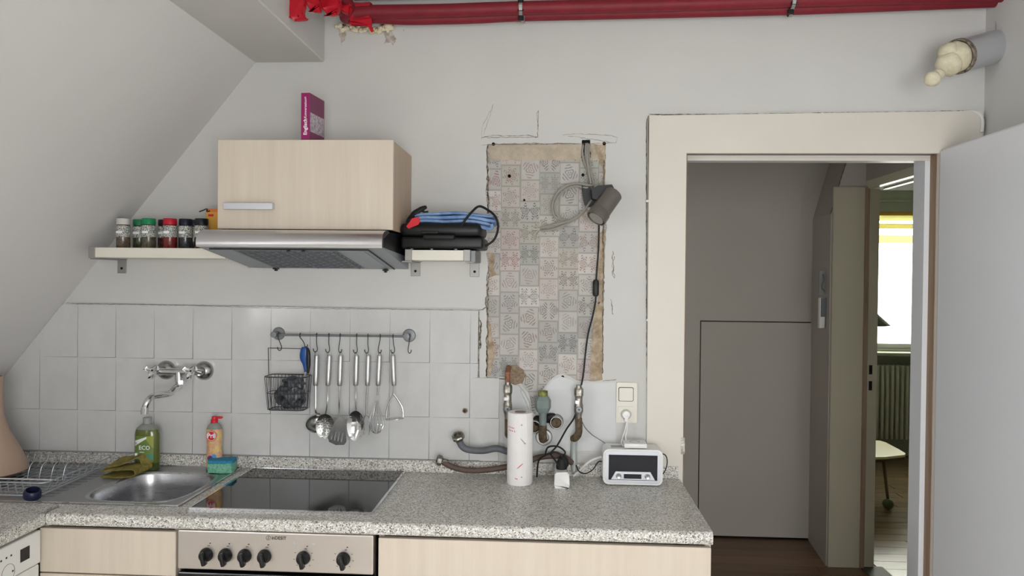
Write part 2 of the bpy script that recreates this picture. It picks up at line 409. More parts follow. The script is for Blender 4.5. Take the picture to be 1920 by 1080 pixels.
# ------------------------------------------------------------------ structure: kitchen back wall
OX0, OX1, OZ = 1.688, 2.562, 2.080           # clear opening of the frame
def px_loop(pts, y=0.0): return [(at(a, b, y=y).x, at(a, b, y=y).z) for a, b in pts]
def ragged(pts, amp=1.2, step=7, seed=1):
    rnd = random.Random(seed); out = []
    n = len(pts)
    for i in range(n):
        a, b = pts[i], pts[(i+1) % n]; L = math.hypot(b[0]-a[0], b[1]-a[1]); k = max(1, int(L/step))
        for s in range(k):
            t = s/k; out.append((a[0]+(b[0]-a[0])*t+rnd.uniform(-amp, amp), a[1]+(b[1]-a[1])*t+rnd.uniform(-amp, amp)))
    return out
patch_px = [(915,270),(1008,268),(1095,269),(1135,271),(1136,300),(1133,350),(1137,420),(1133,500),(1130,560),(1131,640),(1129,713),
            (1100,714),(1080,713),(1070,706),(1052,701),(1036,707),(1028,714),(1020,728),(1012,742),(1008,762),(1004,776),(997,774),(996,755),(989,736),(978,718),
            (984,706),(980,694),(968,686),(955,690),(947,709),(912,709),(913,650),(915,600),(910,570),(916,520),(912,470),(916,400),(910,360),(918,320),(912,290)]
patch = px_loop(ragged(patch_px, 1.3, 7, 3))
zr = OZ+.02
outer = [(SLX-.02,-.02),(OX0-.03,-.02),(OX0-.03,zr),(OX1+.03,zr),(OX1+.03,-.02),(XR+.15,-.02),(XR+.15,CEIL+.05),(slx(CEIL)-.02,CEIL+.05),(slx(CEIL)-.03,CEIL),(SLX-.02,SLZ)]
wall_back = struct('wall_back', plate(BM(), [outer, patch], 0, .0045), M['wall'])
obj('masonry', plate(BM(), [outer], .0062, .125), M['hall_wall'], wall_back)
obj('wallpaper', plate(BM(), [px_loop([(900,260),(1145,260),(1145,725),(1050,790),(980,790),(900,725)])], .0042, .006), M['wallpaper'], wall_back, label='old patterned wallpaper showing through the broken plaster')
bm = BM(); plate(bm, [px_loop(ragged([(916,271),(1134,271),(1134,300),(1000,300),(917,300)], 1, 6, 5))], .003, .0044)
obj('wallpaper_backing', bm, M['wp_band'], wall_back, label='faded blank band along the top of the wallpaper')
bm = BM(); plate(bm, [px_loop(ragged([(1114,575),(1131,560),(1131,713),(1106,713),(1110,640)], 1.4, 5, 6))], .0025, .0044)
plate(bm, [px_loop(ragged([(1120,440),(1135,430),(1131,560),(1122,570)], 1.2, 5, 9))], .0025, .0044)
plate(bm, [px_loop(ragged([(912,600),(921,610),(924,640),(928,665),(920,700),(913,709)], 1.2, 5, 7))], .0025, .0044)
plate(bm, [px_loop(ragged([(916,470),(928,480),(926,505),(932,515),(918,520)], 1.2, 4, 8))], .0025, .0044)
plate(bm, [px_loop(ragged([(1112,271),(1135,271),(1135,400),(1130,320),(1124,300)], 1.2, 4, 18))], .0025, .0044)
obj('bare_mortar', bm, M['mortar'], wall_back, label='brown bare mortar along the edges of the plaster hole')
bm = BM(); plate(bm, [px_loop(ragged([(946,712),(948,694),(958,687),(968,684),(980,692),(986,704),(978,718),(970,722),(958,720)], 1, 4, 10))], -.0012, .0003)
obj('brown_filler', bm, mat('brown_filler', rough=.9, fn=f_blotch((122,102,84), (156,138,118), 50)), wall_back, label='brown rust-stained filler patch above the left valve')
# smooth new plaster below the hole
bm = BM(); plate(bm, [px_loop([(947,716),(958,722),(972,724),(984,738),(992,756),(995,780),(1006,780),(1012,750),(1024,728),(1036,712),(1052,706),(1070,711),(1082,718),(1130,718),(1155,716),(1155,845),(947,845)])], -.0012, 0)
obj('new_plaster', bm, M['plaster_white'], wall_back)
def crack(px, w, seed, y=-.0006, m='edge_dirt_and_shadow', name='crack', amp=.8):
    pts = [at(a, b, y=y) for a, b in ragged(px+px[-1:], amp, 5, seed)[:-1]]
    rnd = random.Random(seed); bm = BM(); n = len(pts)
    prev = None
    for i, p in enumerate(pts):
        d = (pts[min(i+1, n-1)]-pts[max(i-1, 0)]); d = Vector((d.x, 0, d.z)); d = d.normalized() if d.length > 0 else Vector((1,0,0)); q = Vector((-d.z, 0, d.x))*w*rnd.uniform(.3, 1)
        cur = (bm.verts.new(p+q), bm.verts.new(p-q))
        if prev: bm.faces.new((prev[0], cur[0], cur[1], prev[1]))
        prev = cur
    return obj(name, bm, M[m], wall_back)
crack([(903,258),(925,254),(960,255),(990,254),(1009,257)], .0013, 1)
crack([(1008,255),(1009,235),(1006,212),(1010,208)], .0010, 2)
crack([(1055,253),(1080,251),(1110,252),(1140,253),(1157,258),(1155,268)], .0009, 3)
crack([(904,262),(903,240),(912,222),(925,195)], .0006, 4)
crack([(903,272),(930,270),(960,270),(1000,270),(1040,269),(1090,269),(1150,268)], .0007, 5, amp=.4)
crack([(914,272),(913,320),(916,380),(915,400)], .0028, 6, amp=1.5)
crack([(916,500),(913,540),(911,570),(915,590),(912,650),(913,705)], .0028, 7, amp=1.5)
crack([(898,583),(898,620),(898,660),(898,708)], .0019, 8, amp=.4)
crack([(897,709),(915,710),(935,710),(950,711)], .0019, 9, amp=.5)
crack([(895,583),(905,580),(912,576)], .0017, 10)
crack([(900,600),(902,612),(900,640),(901,655)], .0030, 11, amp=1.5)
crack([(1132,300),(1134,380),(1131,440),(1133,520),(1130,600),(1130,700)], .0016, 12, amp=1.2)
crack([(1150,470),(1148,500),(1151,520)], .0015, 13, amp=2)
crack([(1146,560),(1149,590)], .0009, 14, amp=1.5)
crack([(125,568),(150,570),(250,571),(360,573),(480,577),(620,579),(760,580),(897,582)], .0012, 15, m='grout', name='plaster_edge', amp=.5, y=-.0075)
crack([(972,722),(984,736),(993,756),(996,778)], .0008, 16, y=-.002)
crack([(1130,714),(1155,712)], .0009, 17); crack([(1168,790),(1180,785)], .0005, 19)
for i, (a, b, r) in enumerate([(925,270,3.2),(1133,269,3.4),(955,330,3.2),(1093,328,3.0),(983,375,2.2),(976,707,3.4),(1055,707,3.2)]):
    bm = BM(); p = at(a, b, y=-.0005); lathe(bm, [(0,0),(r*.0019,0),(r*.0019,.003),(0,.003)], p, (0,1,0), 12)
    obj('screw_hole', bm, M['hole'], wall_back)
# holes and stains near the red pipes
bm = BM(); plate(bm, [px_loop(ragged([(716,60),(728,52),(738,62),(745,72),(738,84),(728,78),(720,84),(724,70)], 2, 4, 12))], -.0006, .0002)
plate(bm, [px_loop(ragged([(636,62),(650,60),(648,72),(640,84)], 1.5, 4, 13))], -.0006, .0002)
plate(bm, [px_loop(ragged([(755,54),(759,56),(757,60)], .5, 3, 14))], -.0006, .0002)
obj('stain', bm, M['stain'], wall_back, label='brown stains under the red pipes')
bm = BM(); rnd = random.Random(4)
for i in range(26):
    a = 630+i*4.2; b = 53+rnd.uniform(-6, 4)+(2 if i > 8 else 0); blob(bm, at(a, b, y=-.012), .008+rnd.uniform(0, .007), 1, .8, .9, 1, .25, i)
blob(bm, at(728,50,y=-.02), .014, 1.1, .8, 1.1, 2, .2, 77)
obj('foam_remains', bm, M['foam'], wall_back, label='lumps of old expanding foam under the red pipes', kind='stuff')
bm = BM()
for i in range(14): blob(bm, at(640+rnd.uniform(0, 85), 50+rnd.uniform(-5, 5), y=-.014), .006, 1.4, .8, .7, 1, .3, 100+i)
obj('dark_foam_gaps', bm, M['edge_dirt_and_shadow'], wall_back, kind='stuff')

# tiles, one by one
def clip(poly, f):
    out = []
    for i in range(len(poly)):
        a, b = poly[i], poly[(i+1) % len(poly)]; fa, fb = f(a), f(b)
        if fa >= 0: out.append(a)
        if fa*fb < 0: t = fa/(fa-fb); out.append((a[0]+(b[0]-a[0])*t, a[1]+(b[1]-a[1])*t))
    return out
T = .1502; ZT = 1.5066; TH = .2015; tile_meshes = {}
obj('tile_bed', plate(BM(), [clip(clip([(-.9,.93),(.93,.93),(.93,1.5045),(-.9,1.5045)], lambda p: p[0]-slx(p[1])-.001), lambda p: 1)], -.0035, 0), M['grout'], wall_back)
obj('tile_bed', plate(BM(), [[(.93,.93),(1.008,.93),(1.008,1.251),(.93,1.251)]], -.0035, 0), M['grout'], wall_back)
for row in range(3):
    z1 = ZT-row*TH-.0015; z0 = ZT-(row+1)*TH+.0015
    if row == 2: z0 = .946
    for k in range(-6, 7):
        x0, x1 = k*T+.0015, (k+1)*T-.0015
        polys = []
        if k < 6: polys = [[(x0,z0),(x1,z0),(x1,z1),(x0,z1)]]
        else:
            if z1 > 1.253: polys.append([(x0,max(z0,1.253)),(.929,max(z0,1.253)),(.929,z1),(x0,z1)])
            if z0 < 1.253: polys.append([(x0,z0),(1.008,z0),(1.008,min(z1,1.251)),(x0,min(z1,1.251))])
        for poly in polys:
            whole = len(poly)
            poly = clip(poly, lambda p: p[0]-slx(p[1])-.003); poly = clip(poly, lambda p: p[0]+.9)
            if len(poly) < 3: continue
            cx = sum(p[0] for p in poly)/len(poly); cz = sum(p[1] for p in poly)/len(poly)
            key = tuple((round(p[0]-cx, 4), round(p[1]-cz, 4)) for p in poly)
            if key not in tile_meshes:
                bm = BM(); plate(bm, [[(a, b) for a, b in key]], -.0032, 0)
                front = [e for e in bm.edges if all(abs(v.co.y+.0032) < 1e-5 for v in e.verts) and e.is_boundary is False and len(e.link_faces) == 2 and any(abs(f.normal.y) < .5 for f in e.link_faces)]
                bmesh.ops.bevel(bm, geom=front, offset=.0014, segments=2, affect='EDGES', profile=.6)
                bmesh.ops.recalc_face_normals(bm, faces=bm.faces)
                me = bpy.data.meshes.new('tile'); bm.to_mesh(me); bm.free(); me.materials.append(M['tile']); tile_meshes[key] = me
            o = link('tile', tile_meshes[key], wall_back); rnd = random.Random(k*7+row*31)
            o.location = (cx, -.0037, cz); o.rotation_euler = (R(rnd.uniform(-.25,.25)), 0, R(rnd.uniform(-.3,.3)))

# ------------------------------------------------------------------ remaining shell
wall_left = struct('wall_left', box(BM(), SLX-.12, SLX, YB, .1, -.02, SLZ), M['slope'])
nx = Vector((-1, 0, SLK)).normalized()*.1           # outward normal of the slope
def slope_piece(bm, y0, y1, z0, z1):
    vs = []
    for y in (y0, y1):
        for z in (z0, z1):
            p = Vector((slx(z), y, z)); vs += [p, p+nx]
    t = BM(); v = [t.verts.new(p) for p in vs]
    for f in ((0,1,3,2),(4,6,7,5),(0,4,5,1),(2,3,7,6),(0,2,6,4),(1,5,7,3)): t.faces.new([v[i] for i in f])
    merge(bm, t)
bm = BM(); DY0, DY1, DZ0, DZ1 = -2.12, -3.0, SLZ+.02, 2.22
slope_piece(bm, .1, DY0, SLZ-.02, CEIL+.02); slope_piece(bm, DY1, YB, SLZ-.02, CEIL+.02); slope_piece(bm, DY0, DY1, DZ1, CEIL+.02); slope_piece(bm, DY0, DY1, SLZ-.02, DZ0)
wall_slope = struct('wall_slope', bm, M['slope'])
bm = BM(); box(bm, -1.42, SLX+.02, DY0, DY0+.04, 1.1, 2.3); box(bm, -1.42, SLX+.02, DY1-.04, DY1, 1.1, 2.3)
box(bm, -1.42, slx(DZ1)+.01, DY1, DY0, DZ1, DZ1+.04); box(bm, -1.42, SLX+.02, DY1, DY0, 1.17, DZ0)
struct('wall_dormer', bm, M['slope'])
w = struct('window_2', None, loc=(-1.34, -2.56, 1.7))
bm = BM()
for y in (DY0-.03, DY1+.03): box(bm, -1.36, -1.31, y-.03, y+.03, 1.24, 2.22, .004)
for z in (1.26, 2.19): box(bm, -1.36, -1.31, DY1, DY0, z-.03, z+.03, .004)
obj('window_frame', bm, M['white_pl'], w)
ceiling = struct('ceiling', box(BM(), .3, XR+.15, YB, .1, CEIL, CEIL+.08), M['wall'])
wall_right = struct('wall_right', box(BM(), XR, XR+.12, YB, 0, -.02, CEIL), M['wall'])
bm = BM(); RX0, RX1, RZ0, RZ1 = .95, 2.55, .55, 2.15
box(bm, SLX-.2, RX0, YB-.12, YB, 0, CEIL); box(bm, RX1, XR+.12, YB-.12, YB, 0, CEIL); box(bm, RX0, RX1, YB-.12, YB, 0, RZ0); box(bm, RX0, RX1, YB-.12, YB, RZ1, CEIL)
struct('wall_rear', bm, M['wall'])
w = struct('window_3', None, loc=(1.75, YB, 1.35)); bm = BM()
for x in (RX0+.03, 1.75, RX1-.03): box(bm, x-.03, x+.03, YB-.05, YB, RZ0, RZ1, .004)
for z in (RZ0+.03, RZ1-.03): box(bm, RX0, RX1, YB-.05, YB, z-.03, z+.03, .004)
obj('window_frame', bm, M['white_pl'], w)
struct('trim_1', box(BM(), .055, .345, YB, 0, 2.42, CEIL, .004, 1), M['wall'])          # boxed beam
floor = struct('floor', box(BM(), SLX-.1, XR+.1, YB, .13, -.04, -.006), mat('pale_kitchen_vinyl', rough=.5, fn=f_paint((226,222,212), .04, 3, .05, 30)))
rnd = random.Random(11)
pm = {}
for key in ('oak_a','oak_b','oak_c','pine_a','pine_b'):
    bm = BM(); box(bm, 0, 1.196, 0, .118, -.006, 0, .0012, 1); me = bpy.data.meshes.new('plank'); bm.to_mesh(me); bm.free(); me.materials.append(M[key]); pm[key] = me
def planks(parent, x0, x1, y0, y1, keys):
    y = y0; r = 0
    while y < y1-.02:
        x = x0-rnd.uniform(0, 1.0)
        while x < x1:
            xa = max(x, x0); xb = min(x+1.196, x1)
            if xb-xa > .03:
                o = link('plank', pm[rnd.choice(keys)], parent); o.location = (xa-parent.location.x, y-parent.location.y, 0); o.scale = ((xb-xa-.002)/1.196, min(1, (y1-y)/.118), 1)
            x += 1.2
        y += .12; r += 1
hall_floor = struct('floor_hall', box(BM(), .9, 3.1, .13, 2.05, -.04, -.006), M['oak_b']); planks(hall_floor, .95, 2.99, .13, 2.0, ['oak_a','oak_b','oak_c'])
far_floor = struct('floor_far_room', box(BM(), 3.1, 6.2, -.2, 4.5, -.04, -.006), M['pine_b']); planks(far_floor, 3.06, 6.1, .0, 4.4, ['pine_a','pine_b'])

# ------------------------------------------------------------------ door frame and door leaf
frame = struct('door_1', None, loc=((OX0+OX1)/2, 0, 0))
A0 = at(1216, 500, y=-.016).x; A1 = 2.712; AT = 2.222
shear = Matrix.Identity(4)
bm = BM(); plate(bm, [[(A0+.006, 0),(OX0-.006, 0),(OX0-.008, OZ),(OX1+.004, OZ),(OX1+.004, 0),(A1, 0),(A1, AT+.008),(A0-.004, AT-.006)]], -.016, 0)
obj('architrave', bm, M['trim'], frame)
bm = BM(); box(bm, OX0-.03, OX0-.002, 0, .125, 0, OZ); box(bm, OX1+.002, OX1+.03, 0, .125, 0, OZ); box(bm, OX0-.03, OX1+.03, 0, .125, OZ+.002, OZ+.03)
obj('rebate', bm, M['rebate'], frame, label='bare brown wood strip inside the frame')
bm = BM(); box(bm, OX0-.03, OX0+.004, .045, .13, 0, OZ-.004); box(bm, OX1-.016, OX1+.03, .045, .13, 0, OZ-.004); box(bm, OX0-.03, OX1+.03, .045, .13, OZ-.012, OZ+.03)
obj('lining', bm, M['door'], frame)
bm = BM(); box(bm, OX0+.0, OX0+.004, .042, .0455, 0, OZ-.01); box(bm, OX0, OX1, .040, .0455, OZ-.018, OZ-.004)
obj('seal_strip', bm, M['trim'], frame)
bm = BM(); box(bm, OX0-.014, OX0-.001, -.0172, -.0155, .99, 1.05); obj('strike_plate', bm, M['nickel'], frame)
leaf = struct('door_2', None, loc=(2.575, -.02, 0))
bm = BM(); box(bm, 2.572, 2.612, -.90, -.022, .006, OZ+.012, .003, 2)
obj('door_panel', bm, M['door'], leaf)
bm = BM(); box(bm, 2.5645, 2.572, -.895, -.022, .006, OZ+.006, .002, 1); obj('door_facing', bm, M['door'], leaf)
bm = BM()
for z in (.25, 1.1, 1.85): cyl(bm, (2.600, -.010, z), (2.600, -.010, z+.08), .006, 10)
obj('hinge', bm, M['nickel'], leaf)
bm = BM(); lathe(bm, [(0,0),(.024,0),(.024,.004),(.009,.006),(.009,.045),(0,.045)], (2.5645, -.84, 1.05), (-1,0,0), 16); tube(bm, [(2.522,-.84,1.05),(2.518,-.80,1.05),(2.518,-.72,1.048)], .009, 10)
obj('door_handle', bm, M['nickel'], leaf, smooth=True)
struct('baseboard_right', box(BM(), XR-.014, XR, YB, -.92, 0, .07, .003, 1), M['trim'])

# surface cable round the frame
t = thing('surface_cable', 'thin cable clipped along the left side and top of the cream door frame', 'cable', tuple(at(1214, 830, y=-.01)))
bm = BM(); pts = spline([at(1215, 828, y=-.006), at(1215, 700, y=-.006), at(1214, 500, y=-.006), at(1215, 380, y=-.006), at(1214, 260, y=-.006), at(1215, 226, y=-.006), at(1220, 219, y=-.006), at(1240, 218, y=-.006),
    at(1400, 217, y=-.007), at(1540, 215, y=-.007), at(1700, 213, y=-.007), at(1806, 211, y=-.007)], 5)
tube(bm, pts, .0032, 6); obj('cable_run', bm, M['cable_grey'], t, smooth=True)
bm = BM(); tube(bm, spline([at(1803, 210, y=-.008), at(1822, 209, y=-.010), at(1836, 214, y=-.014), at(1842, 226, y=-.018), at(1841, 248, y=-.02)], 6), [.004]*4+[.006]*21, 8)
obj('cable_end', bm, M['cable_white'], t, smooth=True, label='white thicker cable end bending down at the corner')
for a, b in ((1237,219),(1308,219),(1541,215),(1800,211),(1214,377),(1215,600)):
    p = at(a, b, y=-.008); bm = BM()
    if a > 1220: box(bm, p.x-.004, p.x+.004, -.014, 0, p.z-.006, p.z+.006, .001, 1)
    else: box(bm, p.x-.006, p.x+.006, -.014, 0, p.z-.004, p.z+.004, .001, 1)
    obj('cable_clip', bm, M['cable_white'], t)

crack([(1213,826),(1213,700),(1212,500),(1212,380),(1212,260),(1212,228),(1216,217)], .0022, 31, name='painted_shadow_line', amp=.4, y=-.0008)  # two dark strips painted along the cable as its shadow line, no real crack
crack([(1218,214),(1240,215),(1400,214),(1540,212),(1700,210),(1806,208),(1835,210),(1846,222),(1848,246)], .0022, 32, name='painted_shadow_line', amp=.4, y=-.0008)
# ------------------------------------------------------------------ hallway and far room
HY = 2.0
HC = struct('ceiling_hall', box(BM(), .9, 3.1, .125, 2.1, 2.62, 2.7), M['hall_wall'])
struct('wall_hall_left', box(BM(), .8, .95, .125, 2.1, 0, 2.7), M['hall_wall'])
p0 = at(1313, 601, y=HY); p1 = at(1523, 603, y=HY)
HX1 = p1.x+.004
wf = struct('wall_hall_far', plate(BM(), [[(.9,0),(p0.x,0),(p0.x,p0.z),(HX1-.004,p0.z),(HX1-.004,0),(3.2,0),(3.2,2.7),(.9,2.7)]], HY, HY+.06), M['hall_wall'])
obj('gap_backing', box(BM(), p0.x-.02, HX1+.02, HY+.03, HY+.05, -.04, p0.z+.02), M['dark'], wf)
dr = struct('door_3', None, loc=((p0.x+HX1)/2, HY, 0))
obj('door_panel', box(BM(), p0.x+.006, HX1-.006, HY-.002, HY+.02, .012, p0.z-.006, .002, 1), M['hall_wall'], dr)
bm = BM(); q = at(1323, 764, y=HY-.004); lathe(bm, [(0,0),(.006,0),(.005,.004),(0,.004)], q, (0,-1,0), 10); obj('keyhole', bm, M['nickel'], dr)
# return wall and the wall end beside the far opening
YW = 1.58
RXX = at(1554, 700, y=YW).x
q1 = at(1558, 400, y=YW); q2 = at(1588, 300, y=YW); kx = (q2.x-q1.x)/(q2.z-q1.z)
xe = at(1618, 700, y=YW).x
xtop = q1.x+kx*(2.7-q1.z)
wh = struct('wall_hall_end', plate(BM(), [[(RXX,0),(xe,0),(xe,2.19),(3.4,2.19),(3.4,2.7),(xtop,2.7),(q1.x,q1.z)]], YW, HY), M['hall_wall'])
for v in wh.data.vertices:
    if v.co.y > HY-.01: v.co.x += .042
crk = BM(); a, b2 = at(1557, 401, y=YW-.002), at(1588, 300, y=YW-.002); tube(crk, [a, a.lerp(b2, .3)+Vector((.002,0,0)), a.lerp(b2, .6)-Vector((.002,0,0)), b2], .003, 5); obj('crack', crk, M['edge_dirt_and_shadow'], wh)
casing_top = at(1600, 350, y=YW-.02).z
obj('casing', box(BM(), RXX+.004, xe+.002, YW-.022, YW, 0, casing_top, .003, 1), M['hall_beige'], wh, label='beige casing board facing the kitchen')
obj('corner_strip', box(BM(), xe-.012, xe+.012, YW-.03, YW+.0, 0, casing_top-.004, .002, 1), M['rebate'], wh)
XH = xe
d4 = struct('door_4', None, loc=(XH+.05, YW, 0))
obj('jamb', box(BM(), XH+.012, XH+.072, YW-.012, YW+.02, 0, 2.145), M['hall_beige'], d4)
bm = BM(); box(bm, XH, XH+.03, .2, YW, 2.145, 2.19); box(bm, XH+.095, XH+.12, .2, YW, 2.145, 2.19); obj('head_lining', bm, mat('glossy_cream_paint', (226,224,200), .2), d4)
obj('head_stop', box(BM(), XH+.03, XH+.095, .2, YW, 2.152, 2.19), M['hall_beige'], d4)
bm = BM()
for py in (692, 722):
    p = at(1630, py, y=YW-.014); box(bm, XH+.028, XH+.046, YW-.014, YW-.011, p.z-.03, p.z+.022)
obj('latch_hole', bm, M['dark'], d4)
struct('wall_hall_right', box(BM(), XH, XH+.12, .125, YW, 2.19, 2.7), M['hall_wall'])
struct('wall_hall_right_low', box(BM(), XH, XH+.12, .125, .22, 0, 2.7), M['hall_wall'])
struct('trim_2', box(BM(), XH-.005, XH+.125, .22, YW-.0, 0, .006, .002, 1), mat('dark_threshold', (70,68,62), .5))
# far room shell
FY = 4.4
WX0, WX1, WZ0, WZ1 = 3.7, 5.45, at(1680, 655, y=FY).z, at(1680, 397, y=FY).z
bm = BM(); box(bm, 3.0, WX0, FY, FY+.2, 0, 2.6); box(bm, WX1, 6.2, FY, FY+.2, 0, 2.6); box(bm, WX0, WX1, FY, FY+.2, 0, WZ0); box(bm, WX0, WX1, FY, FY+.2, WZ1, 2.6)
struct('wall_far_room', bm, M['far_wall'])
bm = BM(); box(bm, 3.05, 6.15, -.2, FY, 2.6, 2.66); struct('ceiling_far_room', bm, M['far_wall'])
bm = BM(); box(bm, 6.1, 6.2, -.2, FY, 0, 2.6); struct('wall_far_room_right', bm, M['far_wall'])
bm = BM(); box(bm, 3.12, 6.1, -.3, -.2, 0, 2.6); struct('wall_far_room_near', bm, M['far_wall'])
bm = BM(); box(bm, XH, XH+.12, HY, FY, 0, 2.6); struct('wall_far_room_left', bm, M['far_wall'])
bm = BM(); box(bm, XH, XH+.12, -.3, .125, 0, 2.6); struct('wall_far_room_side', bm, M['far_wall'])
zt = at(1680, 375, y=FY-.03).z; struct('trim_3', box(BM(), WX0-.3, WX1+.3, FY-.03, FY, zt-.012, zt+.012, .004, 1), M['far_wall'])
w = struct('window_1', None, loc=((WX0+WX1)/2, FY+.06, WZ0))
bm = BM(); box(bm, WX0, WX0+.06, FY+.04, FY+.1, WZ0, WZ1, .004); box(bm, WX1-.06, WX1, FY+.04, FY+.1, WZ0, WZ1, .004); box(bm, WX0, WX1, FY+.04, FY+.1, WZ0, WZ0+.05, .004); box(bm, WX0, WX1, FY+.04, FY+.1, WZ1-.05, WZ1, .004)
obj('window_frame', bm, M['white_pl'], w)
obj('pane', box(BM(), WX0+.05, WX1-.05, FY+.068, FY+.072, WZ0+.04, WZ1-.04), M['glass'], w)
obj('window_sill', box(BM(), WX0-.08, WX1+.08, FY-.14, FY+.04, WZ0-.05, WZ0-.02, .006), M['radiator'], w)
t = thing('roller_blind', 'yellow cloth blind gathered in bands at the top of the far window', 'blind', ((WX0+WX1)/2, FY+.02, WZ1))
bands = [(397,404,'carton'),(404,414,'blind_thin'),(419,429,'blind'),(441,456,'blind_thin')]
for a, b, k in bands:
    z1_, z0_ = at(1680, a, y=FY+.02).z, at(1680, b, y=FY+.02).z; bm = BM(); box(bm, WX0+.01, WX1-.01, FY+.012, FY+.02, z0_, z1_, .003, 1); obj('blind_band', bm, M[k], t)
for x in (WX0+.2, WX1-.2): obj('cord', tube(BM(), [(x, FY+.016, WZ1), (x, FY+.016, at(1680, 456, y=FY).z)], .0015, 5), M['cable_white'], t)
# radiator
t = thing('radiator', 'cream ribbed column radiator under the far window', 'radiator', (4.5, FY-.1, 0))
zb, ztp = at(1680, 822, y=FY-.1).z, at(1680, 684, y=FY-.1).z
bm = BM(); box(bm, 0, .030, -.06, .06, zb, ztp, .012, 2); me = None
first = obj('radiator_section', bm, M['radiator'], None, smooth=True); first.parent = t; first.location = (3.85-4.5, 0, 0)
for i in range(1, 28):
    o = first.copy(); COL.objects.link(o); o.location = (3.85-4.5+i*.0445, 0, 0)
bm = BM()
for z in (zb+.05, ztp-.05): cyl(bm, (3.85, FY-.1, z), (5.12, FY-.1, z), .016, 10)
cyl(bm, (3.88, FY-.1, 0), (3.88, FY-.1, zb+.05), .01, 8); cyl(bm, (5.08, FY-.1, 0), (5.08, FY-.1, zb+.05), .01, 8)
obj('connecting_pipe', bm, M['radiator'], t)
# low table with ball caster
cpt = at(1665, 946, y=2.70); tz = at(1660, 860, y=2.70).z
t = thing('low_table', 'low cream-topped table on a thin leg with a ball caster', 'table', (cpt.x, cpt.y, 0))
loop = [(at(a, b, z=tz).x, at(a, b, z=tz).y) for a, b in ((1610,861),(1660,860),(1696,856),(1698,853),(1685,845),(1660,832),(1650,829),(1632,828),(1610,829),(1600,840))]
obj('tabletop', plate(BM(), [loop], tz-.004, tz+.012, 'xy'), M['cream_top'], t); obj('edge_band', plate(BM(), [loop], tz-.022, tz-.0041, 'xy'), M['brown_leg'], t)
cx_ = sum(p[0] for p in loop)/len(loop); cy_ = sum(p[1] for p in loop)/len(loop)
for (lx, ly, tx, ty) in ((cpt.x, cpt.y, cpt.x-.02, cpt.y+.04), (cpt.x-.28, cpt.y+.08, cpt.x-.25, cpt.y+.10), (cx_, cy_+.2, cx_, cy_+.15)):
    bm = BM(); tube(bm, [(tx, ty, tz-.02), (lx, ly, .06)], .011, 8); lg = obj('leg', bm, M['brown_leg'], t, smooth=True)
    bm = BM(); bmesh.ops.create_uvsphere(bm, u_segments=16, v_segments=10, radius=.038, matrix=Matrix.Translation((lx, ly, .038))); obj('caster_ball', bm, M['olive_ball'], lg, smooth=True)
# lamp in front of the far window
lc = at(1612, 609, y=3.3)
t = thing('floor_lamp', 'dark conical lamp shade silhouetted against the bright far window', 'lamp', (lc.x, lc.y, 0))
bm = BM(); rs = at(1666, 609, y=3.3).x-lc.x; zt_ = at(1620, 566, y=3.3).z
lathe(bm, [(rs, lc.z), (.03, zt_), (.026, zt_), (rs-.004, lc.z)], (lc.x, lc.y, 0), n=32, closed_profile=True); obj('lamp_shade', bm, M['shade'], t, smooth=True)
bm = BM(); cyl(bm, (lc.x, lc.y, .02), (lc.x, lc.y, zt_+.02), .01, 10); obj('pole', bm, M['brown_leg'], t)
bm = BM(); cyl(bm, (lc.x, lc.y, 0), (lc.x, lc.y, .02), .13, 24); obj('base', bm, M['brown_leg'], t)
# intercom handset on the hall corner
c0 = at(1544, 583, y=YW+.25)
xi = RXX
t = thing('wall_intercom', 'small white wall intercom with grey screen on the hall corner', 'intercom', (xi-.02, YW+.2, c0.z))
za, zb_ = at(1544, 612, y=YW+.25).z, at(1544, 557, y=YW+.25).z
pa, pb = at(1533, 600, y=YW+.10), at(1554, 600, y=YW+.10)
bm = BM(); box(bm, pa.x, RXX, YW+.07, YW+.1, za, zb_, .004); obj('housing', bm, M['white_pl'], t)
bm = BM(); box(bm, pa.x+.006, pa.x+.042, YW+.066, YW+.0705, at(1544, 594, y=YW+.07).z, at(1544, 559, y=YW+.07).z, .001, 1); obj('screen', bm, M['grille'], t)
t = thing('hook_holder', 'small clear hook plate above the hall intercom', 'hook', (xi-.02, YW+.2, at(1543, 530, y=YW+.1).z))
bm = BM(); box(bm, at(1536, 530, y=YW+.09).x, RXX, YW+.085, YW+.095, at(1543, 552, y=YW+.09).z, at(1543, 507, y=YW+.09).z, .003); obj('plate', bm, M['grey_pl'], t)
bm = BM(); tube(bm, spline([at(1543, 514, y=YW+.08), at(1545, 525, y=YW+.06), at(1541, 538, y=YW+.06), at(1546, 546, y=YW+.07)], 5), .003, 6); obj('hook', bm, M['grille'], t)
# ------------------------------------------------------------------ worktop, base units
WT = .9; YFRONT = -.592; XL = -.313; XE = at(1338, 1000, z=WT).x
def slab_profile(y_back, y_front, r=.012):
    pts = [(y_back, WT), (y_back, WT-.038)]
    for k in range(7): a = R(90*k/6); pts.append((y_front+r-r*math.sin(a), WT-.038+r-r*math.cos(a)))
    for k in range(7): a = R(90*k/6); pts.append((y_front+r-r*math.cos(a), WT-r+r*math.sin(a)))
    return pts
BX0, BX1, BY0, BY1 = -.305, .022, -.465, -.105      # basin opening
wt = thing('worktop', 'long speckled grey laminate worktop with rounded front edge under sink and hob', 'worktop', ((XL+XE)/2, -.3, WT-.038))
def extrude_x(bm, prof, x0, x1):
    return plate(bm, [prof], x0, x1, 'yz')
bm = BM()
extrude_x(bm, slab_profile(-.5, YFRONT), XL, XE)                                        # front strip with the rounding
box(bm, SLX, BX0-.03, -.592, 0, WT-.038, WT)
bm2 = [(BX0-.03, BX1+.01, BY1+.03, 0), (BX0-.03, BX1+.01, -.5, BY0-.02)]
